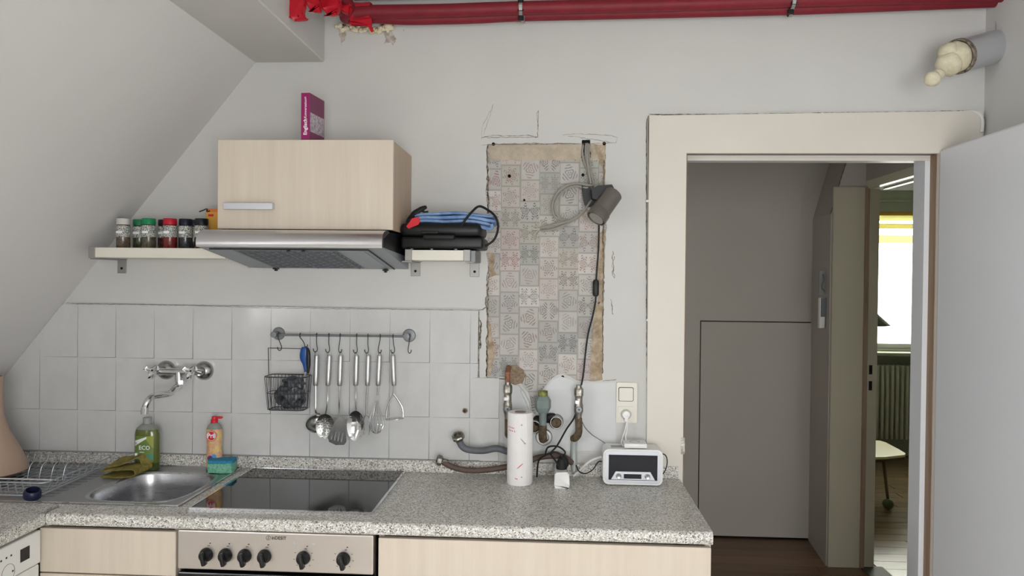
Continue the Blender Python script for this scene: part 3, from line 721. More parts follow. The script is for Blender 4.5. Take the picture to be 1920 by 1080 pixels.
for a, b, c, d in bm2: box(bm, a, b, c, d, WT-.038, WT)
box(bm, BX1+.01, XE, -.5, 0, WT-.038, WT)
obj('slab', bm, M['granite'], wt, smooth=True)
bm = BM(); box(bm, SLX, XE-.005, -.019, -.001, WT, .9445, .002, 1); obj('upstand', bm, M['granite'], wt)
bm = BM(); box(bm, SLX, .94, -.0195, -.004, .9446, .9475, .001, 1); obj('sealing_strip', bm, M['grey_pl'], wt)
# left return worktop
rt = thing('worktop', 'short speckled return worktop at the bottom left corner above the white dishwasher', 'worktop', (-.6, -1.2, WT-.038))
prof = [(a, b) for a, b in slab_profile(0, 0)]
bm = BM(); pr = []
for k in range(7): a = R(90*k/6); pr.append((XL-.012+.012*math.sin(a), WT-.038+.012-.012*math.cos(a)))
for k in range(7): a = R(90*k/6); pr.append((XL-.012+.012*math.cos(a), WT-.012+.012*math.sin(a)))
pr += [(SLX+.001, WT), (SLX+.001, WT-.038)]
plate(bm, [pr], -1.9, -.5935, 'xz'); obj('slab', bm, M['granite'], rt, smooth=True)
box_ = BM(); box(box_, -.36, XL-.001, -.5934, -.5922, WT-.036, WT-.0005); obj('joint', box_, M['silver_pl'], rt)

# base cabinets
YF = -.575
ox0, ox1 = at(334, 1030, y=-.58).x, at(704, 1030, y=-.58).x
zt = WT-.045
def base_cab(label, x0, x1, fronts):
    t = thing('base_cabinet', label, 'cabinet', ((x0+x1)/2, -.3, 0))
    bm = BM(); box(bm, x0, x0+.016, YF+.02, -.04, .1, zt); box(bm, x1-.016, x1, YF+.02, -.04, .1, zt); box(bm, x0+.016, x1-.016, YF+.02, -.04, .1, .116); box(bm, x0+.016, x1-.016, -.05, -.04, .116, zt)
    obj('carcass', bm, M['birch'], t); obj('plinth', box(BM(), x0, x1, YF+.06, YF+.075, 0, .1), M['birch_dark'], t)
    for nm, z0, z1 in fronts:
        obj(nm, box(BM(), x0+.003, x1-.003, YF-.002, YF+.018, z0, z1, .0015, 1), M['birch'], t)
        bm = BM(); box(bm, (x0+x1)/2-.06, (x0+x1)/2+.06, YF-.024, YF-.016, z0+.02, z0+.035, .001, 1)
    return t
zs = at(200, 1077, y=YF).z
base_cab('birch base cabinet with a blank front panel left of the oven', -.345, ox0-.006, [('front_panel', zs+.002, zt-.004), ('door', .13, zs-.002)])
base_cab('birch base cabinet right of the oven at the worktop end', ox1+.005, at(1335, 1050, y=YF).x, [('door', .13, zt-.004)])
# oven
t = thing('oven', 'built-in oven with steel control panel and six black knobs', 'oven', ((ox0+ox1)/2, -.3, .1))
obj('body', box(BM(), ox0+.004, ox1-.003, YF+.015, -.06, .12, zt-.003), M['black'], t)
zp0, zp1 = at(520, 1072, y=-.59).z, at(520, 999, y=-.59).z
cp = obj('control_panel', box(BM(), ox0+.005, ox1-.004, -.592, YF+.014, zp0, zp1, .003, 2), M['panel_steel'], t)
obj('door', box(BM(), ox0+.006, ox1-.005, -.595, YF+.014, .18, zp0-.008, .004, 2), M['glass_black'], t)
bm = BM(); tube(bm, [(ox0+.05, -.63, zp0-.05), (ox1-.05, -.63, zp0-.05)], .009, 10)
for x in (ox0+.08, ox1-.08): tube(bm, [(x, -.594, zp0-.05), (x, -.63, zp0-.05)], .006, 8)
obj('handle', bm, M['steel'], t, smooth=True)
for i, (a, b) in enumerate(((387,1040),(423,1041),(459,1042),(496,1043),(569,1046),(644,1048))):
    p = at(a, b, y=-.593); bm = BM()
    lathe(bm, [(0,0),(.0205,0),(.0205,.004),(.0185,.007),(.0178,.014),(.016,.018),(0,.018)], p, (0,-1,0), 28)
    k = obj('knob', bm, M['black'], t, smooth=True)
    bm = BM(); g = BM(); box(g, -.0062, .0062, -.034, -.012, -.024, .015, .004, 2)
    merge(bm, g, Matrix.Translation(p) @ Matrix.Rotation(R(-14), 4, 'Y')); obj('grip', bm, M['black'], k, smooth=True)
    bm = BM(); box(bm, p.x+.003, p.x+.010, -.5932, -.5918, p.z+.0262, p.z+.0275); box(bm, p.x+.009, p.x+.013, -.5932, -.5918, p.z+.033, p.z+.0355)
    n = 0
    if i > 3:
        for ang in (-140, -100, -60, 60, 100, 140): a_ = R(ang); qx, qz = p.x+math.sin(a_)*.029, p.z+math.cos(a_)*.029; box(bm, qx-.0018, qx+.0018, -.5932, -.5918, qz-.0006, qz+.0006)
    obj('dial_marks', bm, M['black_print'], t, kind='stuff')
for a, b in ((551,1019),(588,1020)):
    bm = BM(); lathe(bm, [(0,0),(.004,0),(.0035,.002),(0,.003)], at(a, b, y=-.592), (0,-1,0), 14); obj('indicator_lamp', bm, M['silver_pl'], t, smooth=True)
p = at(518, 1009, y=-.5925); text('maker_name', 'inDESIT', .0135, M['black_print'], p+Vector((.008,0,0)), FRONT, t, bold=.0002)
bm = BM(); c0 = at(503, 1008.5, y=-.5925); plate(bm, [circle(c0.x, c0.z, .0068), circle(c0.x, c0.z, .0058)], -.5928, -.5922); box(bm, c0.x-.0007, c0.x+.0007, -.5928, -.5922, c0.z-.0035, c0.z+.0015); box(bm, c0.x-.0008, c0.x+.0008, -.5928, -.5922, c0.z+.0025, c0.z+.004)
obj('maker_emblem', bm, M['black_print'], t)
# dishwasher (faces right, under the return worktop)
DX = -.332
t = thing('dishwasher', 'white dishwasher with small square display under the return worktop', 'dishwasher', (-.6, -.93, 0))
obj('body', box(BM(), SLX+.005, DX-.02, -1.19, -.59, .02, zt-.004), M['white_pl'], t)
zq = at(76, 1066, y=-.632).z
cpn = obj('control_panel', box(BM(), DX-.0199, DX, -1.185, -.585, zq, zt-.006, .004, 2), M['white_pl'], t)
obj('door', box(BM(), DX-.0199, DX-.004, -1.185, -.587, .12, zq-.004, .004, 2), M['white_pl'], t)
a, b = at(38, 1040, x=DX), at(55, 1038, x=DX)
obj('display', box(BM(), DX-.0002, DX+.0012, a.y, b.y, at(46, 1051, x=DX).z, at(46, 1027, x=DX).z), M['navy_glass'], t)
bm = BM(); c = at(16, 1075, x=DX+.001); plate(bm, [circle(c.y, c.z, .026, n=32), circle(c.y, c.z, .0252, n=32)], DX-.0004, DX+.0006, 'yz')
for px_, py_ in ((2,1052),(12,1046),(21,1041),(24,1070)): q = at(px_, py_, x=DX); box(bm, DX-.0004, DX+.0006, q.y-.003, q.y+.003, q.z-.003, q.z+.002)
obj('printed_marks', bm, M['black_print'], t, kind='stuff')

# ------------------------------------------------------------------ sink
SX0, SX1, SY0, SY1 = -.90, .050, -.497, -.022
t = thing('sink', 'stainless steel inset sink with one rounded basin and drainboard', 'sink', (-.4, -.26, WT))
def superloop(x0, x1, y0, y1, e=4.0, n=48):
    cx, cy, rx, ry = (x0+x1)/2, (y0+y1)/2, (x1-x0)/2, (y1-y0)/2; out = []
    for k in range(n):
        a = 2*math.pi*k/n; c, s = math.cos(a), math.sin(a)
        out.append((cx+rx*math.copysign(abs(c)**(2/e), c), cy+ry*math.copysign(abs(s)**(2/e), s)))
    return out
hole = superloop(BX0, BX1, BY0, BY1, 3.6)
obj('deck', plate(BM(), [rrect(SX0, SX1, SY0, SY1, .012), hole], WT+.0005, WT+.0035, 'xy'), M['sink_steel'], t)
bm = BM(); plate(bm, [rrect(SX0-.001, SX1+.001, SY0-.001, SY1+.001, .013), rrect(SX0+.005, SX1-.005, SY0+.005, SY1-.005, .009)], WT+.0034, WT+.0052, 'xy'); obj('rim', bm, M['chrome'], t)
bm = BM(); rings = []
cxm, cym = (BX0+BX1)/2, (BY0+BY1)/2
for d, s in ((.0036, 1.0), (.001, .985), (-.006, .97), (-.05, .95), (-.10, .92), (-.125, .88), (-.137, .80), (-.142, .6), (-.145, .25), (-.146, .08)):
    rings.append([bm.verts.new((cxm+(x-cxm)*s, cym+(y-cym)*s, WT+d)) for x, y in hole])
for i in range(len(rings)-1):
    for k in range(len(hole)): bm.faces.new((rings[i][k], rings[i][(k+1) % len(hole)], rings[i+1][(k+1) % len(hole)], rings[i+1][k]))
bm.faces.new(rings[-1]); obj('basin', bm, M['basin_steel'], t, smooth=True)
bm = BM(); lathe(bm, [(.038,.001),(.038,.004),(.028,.004),(.024,.001)], (cxm, cym, WT-.1465), n=28); obj('drain', bm, M['chrome'], t, smooth=True)
for i in range(11):
    y = -.43+i*.034; bm = BM(); box(bm, -.78, -.40, y-.006, y+.006, WT+.003, WT+.0052, .0012, 1); obj('drainboard_ridge', bm, M['sink_steel'], t)
bm = BM(); plate(bm, [superloop(BX0-.012, BX1+.010, BY0-.010, BY1+.010, 3.6), superloop(BX0-.001, BX1+.001, BY0-.001, BY1+.001, 3.6)], WT+.0033, WT+.0043, 'xy'); obj('basin_lip', bm, M['basin_steel'], t)
# hob
hx0, hx1 = at(357, 957, z=WT).x, at(698, 965, z=WT).x
t = thing('hob', 'black glass ceramic hob with thin steel frame in the worktop', 'hob', ((hx0+hx1)/2, -.27, WT))
hx0, hx1, hy0, hy1 = .090, .668, -.520, -.022
obj('glass_plate', box(BM(), hx0+.007, hx1-.007, hy0+.007, hy1-.007, WT+.001, WT+.0052, .001, 1), M['glass_black'], t)
obj('steel_frame', plate(BM(), [rrect(hx0, hx1, hy0, hy1, .004, 2), rrect(hx0+.008, hx1-.008, hy0+.008, hy1-.008, .002, 2)], WT+.0005, WT+.0065, 'xy'), M['chrome'], t)

# ------------------------------------------------------------------ dish rack and its contents
t = thing('dish_rack', 'pale wire dish rack lying on the sink drainboard', 'dish rack', (-.6, -.28, WT+.005))
rx0, rx1, ry0, ry1 = -.88, -.425, -.455, -.09
bm = BM(); zr0 = WT+.010; ztop = WT+.052
def rect_wire(bm, x0, x1, y0, y1, z, r): tube(bm, [(a, b, z) for a, b in rrect(x0, x1, y0, y1, .02, 3)], r, 6, closed=True)
rect_wire(bm, rx0, rx1-.01, ry0, ry1, zr0, .0026); obj('base_wire', bm, M['rack_wire'], t, smooth=True)
bm = BM(); rect_wire(bm, rx0-.01, rx1+.015, ry0-.005, ry1+.005, ztop, .0022); obj('top_wire', bm, M['rack_wire'], t, smooth=True)
for i in range(17):
    x = rx0+.015+i*.0255; bm = BM()
    pts = spline([(x, ry0-.005, ztop), (x, ry0+.004, zr0+.006), (x, ry0+.03, zr0), (x, -.3, zr0-.001), (x, -.2, zr0), (x, ry1-.02, zr0+.001), (x, ry1+.004, ztop)], 3); tube(bm, pts, .0014, 5); obj('rack_wire', bm, M['rack_wire'], t, smooth=True)
for i in range(9):
    y = ry0+.03+i*.038; bm = BM(); tube(bm, spline([(rx0, y, zr0+.003), (-.6, y, zr0+.002), (rx1-.02, y, zr0+.003), (rx1+.012, y, ztop)], 3), .0014, 5); obj('rack_wire', bm, M['rack_wire'], t, smooth=True)
for i in range(4):
    x = -.60+i*.042; bm = BM(); tube(bm, spline([(x, -.28, zr0+.002), (x+.006, -.27, zr0+.05), (x+.012, -.24, zr0+.055), (x+.012, -.2, zr0+.003)], 4), .0014, 5); obj('plate_divider', bm, M['rack_wire'], t, smooth=True)
bm = BM(); a, b = at(-10, 897, y=-.33), at(105, 900, y=-.33); tube(bm, [a, b], .0024, 6); obj('tray_bar', bm, M['white_pl'], t)
p = at(60, 932, z=WT+.014)
t = thing('bottle_cap', 'dark navy cap lying in the wire dish rack', 'cap', (p.x, p.y, WT+.014))
bm = BM(); lathe(bm, [(0,.0),(.024,0),(.026,.004),(.024,.022),(.021,.026),(.019,.026),(.019,.006),(0,.006)], (p.x, p.y, WT+.0135), (.25,-.2,1), 24); obj('cap_shell', bm, M['navy'], t, smooth=True)
# upturned beige plastic jug
jb = at(-22, 893, y=-.25)
t = thing('plastic_jug', 'beige flared plastic jug upturned on the dish rack at the left edge', 'jug', (jb.x, jb.y, WT+.02))
bm = BM(); lathe(bm, [(.112,.024),(.122,.030),(.119,.05),(.092,.11),(.062,.17),(.046,.23),(.045,.36),(.041,.36),(.042,.23),(.058,.17),(.088,.11),(.114,.052),(.114,.03)], (jb.x, jb.y, WT), n=40, closed_profile=True); obj('body', bm, M['beige_pl'], t, smooth=True)
bm = BM(); tube(bm, spline([(jb.x-.09, jb.y, WT+.10), (jb.x-.15, jb.y, WT+.15), (jb.x-.14, jb.y, WT+.25), (jb.x-.04, jb.y, WT+.28)], 5), .008, 8); obj('handle', bm, M['beige_pl'], t, smooth=True)

# ------------------------------------------------------------------ tap
tz_ = 1.262
tl, tr = at(313, 692, y=-.004).x, at(384, 691, y=-.004).x
t = thing('wall_tap', 'chrome wall-mounted two-handle tap with curved swivel spout above the sink', 'tap', ((tl+tr)/2, 0, tz_))
for x in (tl, tr):
    bm = BM(); lathe(bm, [(0,0),(.036,0),(.036,.004),(.034,.012),(.026,.022),(.016,.027),(.013,.05),(0,.05)], (x, -.004, tz_), (0,-1,0), 32); obj('rosette', bm, M['dull_chrome'], t, smooth=True)
bm = BM(); cyl(bm, (tl-.012, -.055, tz_), (tr+.002, -.055, tz_), .0125, 20)
for x in (tl, tr): cyl(bm, (x, -.03, tz_), (x, -.055, tz_), .015, 6)
cyl(bm, ((tl+tr)/2, -.055, tz_), ((tl+tr)/2, -.055, tz_-.035), .014, 20); obj('body', bm, M['chrome'], t, smooth=True)
for (a, b, tilt) in ((286,695,0), (358,696,0)):
    p = at(a, b, y=-.085); bm = BM()
    hx = p.x; g = BM(); plate(g, [[(-.030,.005),(-.020,.013),(-.002,.012),(.014,.018),(.019,.0),(.006,-.014),(-.001,-.029),(-.012,-.026),(-.016,-.008)]], -.010, .010)
    bmesh.ops.bevel(g, geom=g.edges[:], offset=.0025, segments=2, affect='EDGES')
    merge(bm, g, Matrix.Translation((hx, -.078, p.z))); hd = obj('tap_handle', bm, M['chrome'], t, smooth=True)
    bm = BM(); lathe(bm, [(0,0),(.0035,0),(.003,.0015),(0,.0015)], (hx, -.089, p.z+.001), (0,-1,0), 12); obj('marker_dot', bm, M['black'], hd)
    bm = BM(); cyl(bm, (hx+.004, -.07, p.z), (hx+.022, -.055, tz_), .010, 14); obj('stem', bm, M['chrome'], t, smooth=True)
sx = (tl+tr)/2
pts = spline([(sx+.005, -.055, tz_-.034), (sx+.004, -.058, tz_-.055), at(329, 727, y=-.10), at(318, 738, y=-.13), at(300, 741, y=-.17), at(285, 744, y=-.20), at(277, 752, y=-.22), at(272, 764, y=-.225)], 6)
bm = BM(); tube(bm, pts, .0112, 14); obj('spout', bm, M['chrome'], t, smooth=True)
bm = BM(); cyl(bm, (sx+.005, -.055, tz_-.030), (sx+.005, -.055, tz_-.046), .0165, 6); obj('swivel_nut', bm, M['chrome'], t)
e = at(272, 764, y=-.225); bm = BM(); cyl(bm, e, e+Vector((-.001,0,-.022)), .0130, 18); obj('aerator', bm, M['chrome'], t, smooth=True)

# ------------------------------------------------------------------ bottles, cloth, sponge by the sink
def flat_bottle(bm, prof, ox, oy, oz, depth=.6, n=32):
    """prof (half width, z); elliptical section"""
    g = BM(); lathe(g, prof, n=n); merge(bm, g, Matrix.Translation((ox, oy, oz)) @ Matrix.Diagonal((1, depth, 1, 1)))
p = at(276, 880, y=-.085); bx = p.x; by = -.085; bz = WT+.004
t = thing('soap_bottle', 'green refill bottle with grey cap behind the sink basin', 'bottle', (bx, by, bz))
prof = [(0,0),(.042,0),(.046,.006),(.046,.13),(.044,.142),(.036,.156),(.024,.166),(.017,.170),(0,.170)]
bm = BM(); flat_bottle(bm, [(0,0),(.042,0),(.0455,.006),(.0455,.028),(0,.028)], bx, by, bz); obj('bottom', bm, M['bottle_dkgreen'], t, smooth=True, label='dark green bottom of the bottle')
bm = BM(); flat_bottle(bm, [(0,.028)]+[(.046,.028)]+prof[3:5]+[(.041,.150),(0,.150)], bx, by, bz); bb = obj('body', bm, M['bottle_green'], t, smooth=True)
bm = BM(); flat_bottle(bm, [(0,.1502),(.041,.1502),(.036,.156),(.024,.166),(.017,.170),(0,.170)], bx, by, bz); obj('shoulder', bm, M['clear_grey'], t, smooth=True)
bm = BM(); lathe(bm, [(0,.170),(.0155,.170),(.0155,.190),(.0145,.192),(0,.192)], (bx, by, bz), n=24); obj('cap', bm, M['grey_pl'], t, smooth=True)
def ellwrap(bm, x0, x1, z0, z1, ox, oy, oz, a=.0463, b=.0278, n=10, off=.0006, clipf=None):
    vs = []
    for i in range(n+1):
        x = x0+(x1-x0)*i/n; y = -math.sqrt(max(0, 1-(x/a)**2))*b-off
        za, zb2 = (z0, z1) if clipf is None else clipf(x)
        vs.append((bm.verts.new((ox+x, oy+y, oz+za)), bm.verts.new((ox+x, oy+y, oz+zb2))))
    for i in range(n): bm.faces.new((vs[i][0], vs[i+1][0], vs[i+1][1], vs[i][1]))
bm = BM(); ellwrap(bm, -.036, .034, .045, .128, bx, by, bz); lb = obj('label', bm, M['label_green'], t)
bm = BM(); ellwrap(bm, -.035, .034, .040, .062, bx, by, bz, off=.0009); obj('label_band', bm, M['label_teal'], lb)
bm = BM(); ellwrap(bm, .008, .034, .075, .128, bx, by, bz, off=.0009, clipf=lambda x: (.118-(x-.008)*1.4, .128)); obj('label_corner', bm, M['label_lime'], lb)
bm = BM(); ellwrap(bm, -.035, .012, .088, .128, bx, by, bz, off=.0010, clipf=lambda x: (.090+(x+.035)*.62, .110+(x+.035)*.34)); obj('white_flash', bm, M['white_print'], lb)
text('eco_text', 'ECO', .021, M['white_print'], (bx+.006, by-.0305, bz+.086), FRONT, lb, bold=.0004)
text('small_text', '5L', .010, M['label_teal'], (bx-.028, by-.0260, bz+.102), FRONT, lb)
bm = BM(); box(bm, bx-.030, bx-.022, by-.0300, by-.0240, bz+.055, bz+.066); box(bm, bx-.012, bx+.004, by-.0303, by-.0290, bz+.069, bz+.071); box(bm, bx-.008, bx+.0, by-.0303, by-.0290, bz+.05, bz+.058); obj('label_marks', bm, M['white_print'], lb, kind='stuff')
# dish soap with red cap
p = at(401, 880, y=-.065); qx, qy, qz = p.x, -.062, WT+.005
t = thing('dish_soap', 'slim dish soap bottle with red cap and orange label', 'bottle', (qx, qy, qz))
bm = BM(); flat_bottle(bm, [(0,0),(.027,0),(.030,.004),(.029,.05),(.026,.08),(.029,.12),(.029,.148),(.024,.162),(.013,.172),(0,.172)], qx, qy, qz, .7); obj('body', bm, M['clear_grey'], t, smooth=True)
bm = BM(); vs = []
def pril_w(z): return [(.0,.030),(.05,.029),(.08,.026),(.12,.029),(.15,.0285)]
bm = BM(); flat_bottle(bm, [(.0302,.012),(.0296,.05),(.0267,.08),(.0296,.12),(.0294,.150)], qx, qy, qz, .7)
lb = obj('label', bm, M['label_orange'], t, smooth=True)
bm = BM(); g = BM(); lathe(g, [(0,0),(.0195,0),(.0195,.0012),(0,.0012)], n=28); merge(bm, g, Matrix.Translation((qx-.001, qy-.0215, qz+.128)) @ Matrix.Rotation(R(90), 4, 'X')); em = obj('logo_disc', bm, M['red_pl'], lb)
bm = BM(); g = BM(); lathe(g, [(.0175,0),(.0175,.0016),(.0160,.0016),(.0160,0)], n=28, closed_profile=True); merge(bm, g, Matrix.Translation((qx-.001, qy-.0215, qz+.128)) @ Matrix.Rotation(R(90), 4, 'X')); obj('logo_ring', bm, M['white_print'], lb)
text('logo_text', 'Pril', .023, M['white_print'], (qx-.001, qy-.0236, qz+.128), FRONT, lb, bold=.0007)
bm = BM(); g = BM(); lathe(g, [(0,0),(.010,0),(0,.0008)], n=16); merge(bm, g, Matrix.Translation((qx-.006, qy-.0216, qz+.045)) @ Matrix.Rotation(R(90), 4, 'X')); obj('purple_spot', bm, M['label_purple'], lb)
bm = BM(); g = BM(); lathe(g, [(0,0),(.009,0),(0,.0008)], n=16); merge(bm, g, Matrix.Translation((qx+.009, qy-.0212, qz+.052)) @ Matrix.Rotation(R(90), 4, 'X')); obj('blue_spot', bm, M['label_blue'], lb)
bm = BM(); lathe(bm, [(0,.1722),(.0125,.1722),(.0125,.184),(.010,.186),(.009,.196),(0,.198)], (qx, qy, qz), n=20); box(bm, qx+.002, qx+.030, qy-.006, qy+.006, qz+.188, qz+.196, .002, 2); obj('cap', bm, M['red_pl'], t, smooth=True)
# sponge
p = at(418, 886, y=-.085); rot = Matrix.Translation((p.x, -.09, WT+.004)) @ Matrix.Rotation(R(6), 4, 'Z')
t = thing('sponge', 'light green sponge with blue scouring side on the sink edge', 'sponge', (p.x, -.09, WT+.004))
def soft_box(sx_, sy_, z0, z1, seed, j=.0018):
    g = BM(); bmesh.ops.create_cube(g, size=1); bmesh.ops.subdivide_edges(g, edges=g.edges[:], cuts=5, use_grid_fill=True)
    rnd = random.Random(seed)
    for v in g.verts:
        x, y, z = v.co*2; k = 1-.05*(abs(x)**6+abs(y)**6)
        v.co = Vector((x*sx_/2*k+rnd.uniform(-j, j), y*sy_/2*k+rnd.uniform(-j, j), z0+(z+1)/2*(z1-z0)+(rnd.uniform(-j, j) if abs(z) > .99 else 0)))
    return g
obj('sponge_body', merge(BM(), soft_box(.094, .062, .002, .036, 3), rot), M['sponge_green'], t, smooth=True)
obj('scouring_layer', merge(BM(), soft_box(.096, .064, .0362, .047, 4, .0008), rot), M['sponge_blue'], t, smooth=True)
# folded yellow cloth
p = at(236, 887, y=-.155)
t = thing('folded_cloth', 'olive yellow cloth folded beside the green bottle on the sink', 'cloth', (p.x, -.14, WT+.005))
def sheet_obj(name, path, width_dir, w, thick, m, parent, wob=.003, seed=1, nseg=8):
    """a strip of cloth following a path, w wide along width_dir"""
    rnd = random.Random(seed); bm = BM(); wd = Vector(width_dir).normalized(); grid = []
    for i, q in enumerate(path):
        grid.append([bm.verts.new(Vector(q)+wd*w*(j/nseg-.5)+Vector((rnd.uniform(-wob, wob), rnd.uniform(-wob, wob), rnd.uniform(-wob, wob)*.7))) for j in range(nseg+1)])
    for i in range(len(grid)-1):
        for j in range(nseg): bm.faces.new((grid[i][j], grid[i][j+1], grid[i+1][j+1], grid[i+1][j]))
    o = obj(name, bm, m, parent, smooth=True)
    s = o.modifiers.new('s', 'SOLIDIFY'); s.thickness = thick; s.offset = 0
    d = o.modifiers.new('d', 'SUBSURF'); d.levels = 1; d.render_levels = 2
    return o
cz = WT+.008
P3 = lambda a, b, y, dz=0: at(a, b, y=y)
sheet_obj('lower_fold', spline([(p.x-.06,-.16,cz), (p.x-.0,-.17,cz), (p.x+.055,-.165,cz+.003), (p.x+.066,-.155,cz+.014), (p.x+.05,-.15,cz+.026), (p.x-.01,-.15,cz+.020), (p.x-.066,-.15,cz+.016)], 3), (.25, 1, .1), .085, .005, M['cloth_yellow'], t, .0010, 5)
sheet_obj('upper_fold', spline([(p.x-.068,-.14,cz+.018), (p.x-.06,-.13,cz+.030), (p.x-.02,-.125,cz+.036), (p.x+.02,-.115,cz+.052), (p.x+.045,-.105,cz+.062), (p.x+.062,-.11,cz+.034), (p.x+.07,-.12,cz+.026)], 3), (.3, 1, .35), .075, .005, M['cloth_yellow'], t, .0012, 6)

# ------------------------------------------------------------------ utensil rail
RZ = 1.406; RY = -.052
ra, rb = at(522, 625, y=-.01).x, at(767, 628, y=-.01).x
t = thing('utensil_rail', 'grey metal hanging rail with two round wall plates on the tiles', 'rail', ((ra+rb)/2, 0, RZ))
for x in (ra, rb):
    bm = BM(); lathe(bm, [(0,0),(.0245,0),(.0245,.003),(.022,.006),(.009,.008),(.008,.042),(.011,.045),(.011,.058),(0,.060)], (x, -.004, RZ), (0,-1,0), 28); obj('wall_plate', bm, M['grey_metal'], t, smooth=True)
bm = BM(); cyl(bm, (ra, RY, RZ-.001), (rb, RY, RZ), .0042, 12); obj('bar', bm, M['grey_metal'], t, smooth=True)
def s_hook(px_top, px_bot, label, pyb=660, flip=1):
    a = at(px_top, 628, y=RY); b = at(px_bot, pyb, y=RY-.012)
    t_ = thing('s_hook', label, 'hook', (a.x, RY, RZ-.03), 'S hooks on the utensil rail')
    x0 = a.x; z0 = RZ
    pts = [(x0-.003, RY+.009, z0-.008), (x0-.002, RY+.008, z0+.002), (x0, RY+.001, z0+.0068), (x0+.001, RY-.007, z0+.003), (x0+.002, RY-.0085, z0-.008)]
    bz_ = b.z; d = flip
    pts += [(x0+(b.x-x0)*.6, RY-.010, (z0+bz_)/2), (b.x+.002*d, RY-.012, bz_+.008), (b.x+.000*d, RY-.013, bz_-.001), (b.x-.005*d, RY-.015, bz_-.004), (b.x-.010*d, RY-.017, bz_+.001), (b.x-.011*d, RY-.018, bz_+.009)]
    bm = BM(); tube(bm, spline(pts, 4), .0017, 6)
    o = obj('hook_wire', bm, M['wire'], t_, smooth=True); return b.x-.005*d, bz_
UH = {}
hooks = [('basket',522,527,655,'leftmost S hook holding the wire basket',1),('peel',563,572,650,'S hook holding the blue-handled tool',-1),('ladle',594,594,658,'S hook holding the ladle',1),('skimmer',617,617,659,'S hook holding the skimmer',1),
 ('turner',638,636,659,'S hook holding the slotted turner',-1),('spoon',669,669,660,'S hook holding the large serving spoon',1),('fork',690,690,660,'S hook holding the meat fork',1),('whisk',713,710,660,'S hook holding the whisk',-1),('masher',737,739,660,'S hook holding the potato masher',1),('spare',768,766,660,'empty S hook at the right end of the rail',-1)]
for k, a, b, c, lab, fl in hooks:
    UH[k] = s_hook(a, b, lab, c, fl)
UY = RY-.016
def utensil(name, label, cat, px_t, px_b, key):
    """steel loop, handle and stem; returns thing, handle bottom point"""
    hx_, hz_ = UH[key]
    top = at(px_t, 666, y=UY); bot = at(px_b, 723, y=UY)
    t_ = thing(name, label, cat, (top.x, UY, bot.z), 'steel utensils hanging on the rail')
    bm = BM(); ring = [(hx_+(top.x-hx_)*.5+.0045*math.cos(2*math.pi*k/14), UY+.001, (hz_-.004+top.z)/2+((hz_-.003-top.z)/2+.003)*math.sin(2*math.pi*k/14)) for k in range(14)]
    tube(bm, ring, .0011, 5, closed=True); obj('hanging_loop', bm, M['dull_chrome'], t_, smooth=True)
    L = (top-bot).length; bm = BM(); lathe(bm, [(0,0),(.0075,0),(.009,.003),(.0094,.02),(.0094,L-.004),(.008,L),(0,L)], bot, top-bot, 18); obj('handle', bm, M['steel'], t_, smooth=True)
    return t_, bot
def stem(t_, pts, r): bm = BM(); tube(bm, pts, r, 8); return obj('stem', bm, M['dull_chrome'], t_, smooth=True)
# ladle
t, b = utensil('ladle', 'steel soup ladle, first utensil from the left on the rail', 'ladle', 594, 592, 'ladle')
c = at(588, 800, y=UY-.03); stem(t, spline([b, at(592, 750, y=UY-.002), at(592, 772, y=UY-.004), (c.x+.002, UY+.030, c.z+.036)], 4), .0032)
bm = BM(); g = BM(); prof = [(.041*math.sin(R(a)), -.030*math.cos(R(a))) for a in range(0, 91, 10)]; prof2 = [(r*.95, z*.95+.0004) for r, z in prof][::-1]
lathe(g, prof+prof2, n=28); merge(bm, g, Matrix.Translation((c.x, UY+.010, c.z+.006)) @ Matrix.Rotation(R(38), 4, 'X')); obj('bowl', bm, M['dull_chrome'], t, smooth=True)
# skimmer
def dish(bm, cx, cz, y, rx, rz, depth, holes=(), rot=0, n=30, yaw=0):
    loops = [[(rx*math.cos(2*math.pi*k/n), rz*math.sin(2*math.pi*k/n)) for k in range(n)]]+[circle(a, b, r, n=8) for a, b, r in holes]
    g = BM(); plate(g, loops, -.0006, .0006)
    bmesh.ops.subdivide_edges(g, edges=[e for e in g.edges if e.calc_length() > .009], cuts=2, use_grid_fill=False); bmesh.ops.triangulate(g, faces=g.faces[:])
    for v in g.verts:
        q = (v.co.x/rx)**2+(v.co.z/rz)**2; v.co.y += depth*(1-q)
    return merge(bm, g, Matrix.Translation((cx, y, cz)) @ Matrix.Rotation(R(yaw), 4, 'Z') @ Matrix.Rotation(R(rot), 4, 'Y'))
t, b = utensil('skimmer', 'steel skimmer with round perforated head, second on the rail', 'skimmer', 618, 615, 'skimmer')
c = at(613, 798, y=UY-.01); stem(t, spline([b, at(614, 755, y=UY), (c.x, UY-.026, c.z+.044)], 4), .0032)
holes = [(0,0,.0022)]
for r_, n_ in ((.0085,6),(.0165,11),(.0245,15)): holes += [(r_*math.cos(2*math.pi*k/n_), r_*math.sin(2*math.pi*k/n_)*1.15, .0022) for k in range(n_)]
bm = BM(); dish(bm, c.x, c.z, UY-.030, .035, .046, .010, holes); obj('perforated_head', bm, M['dull_chrome'], t)
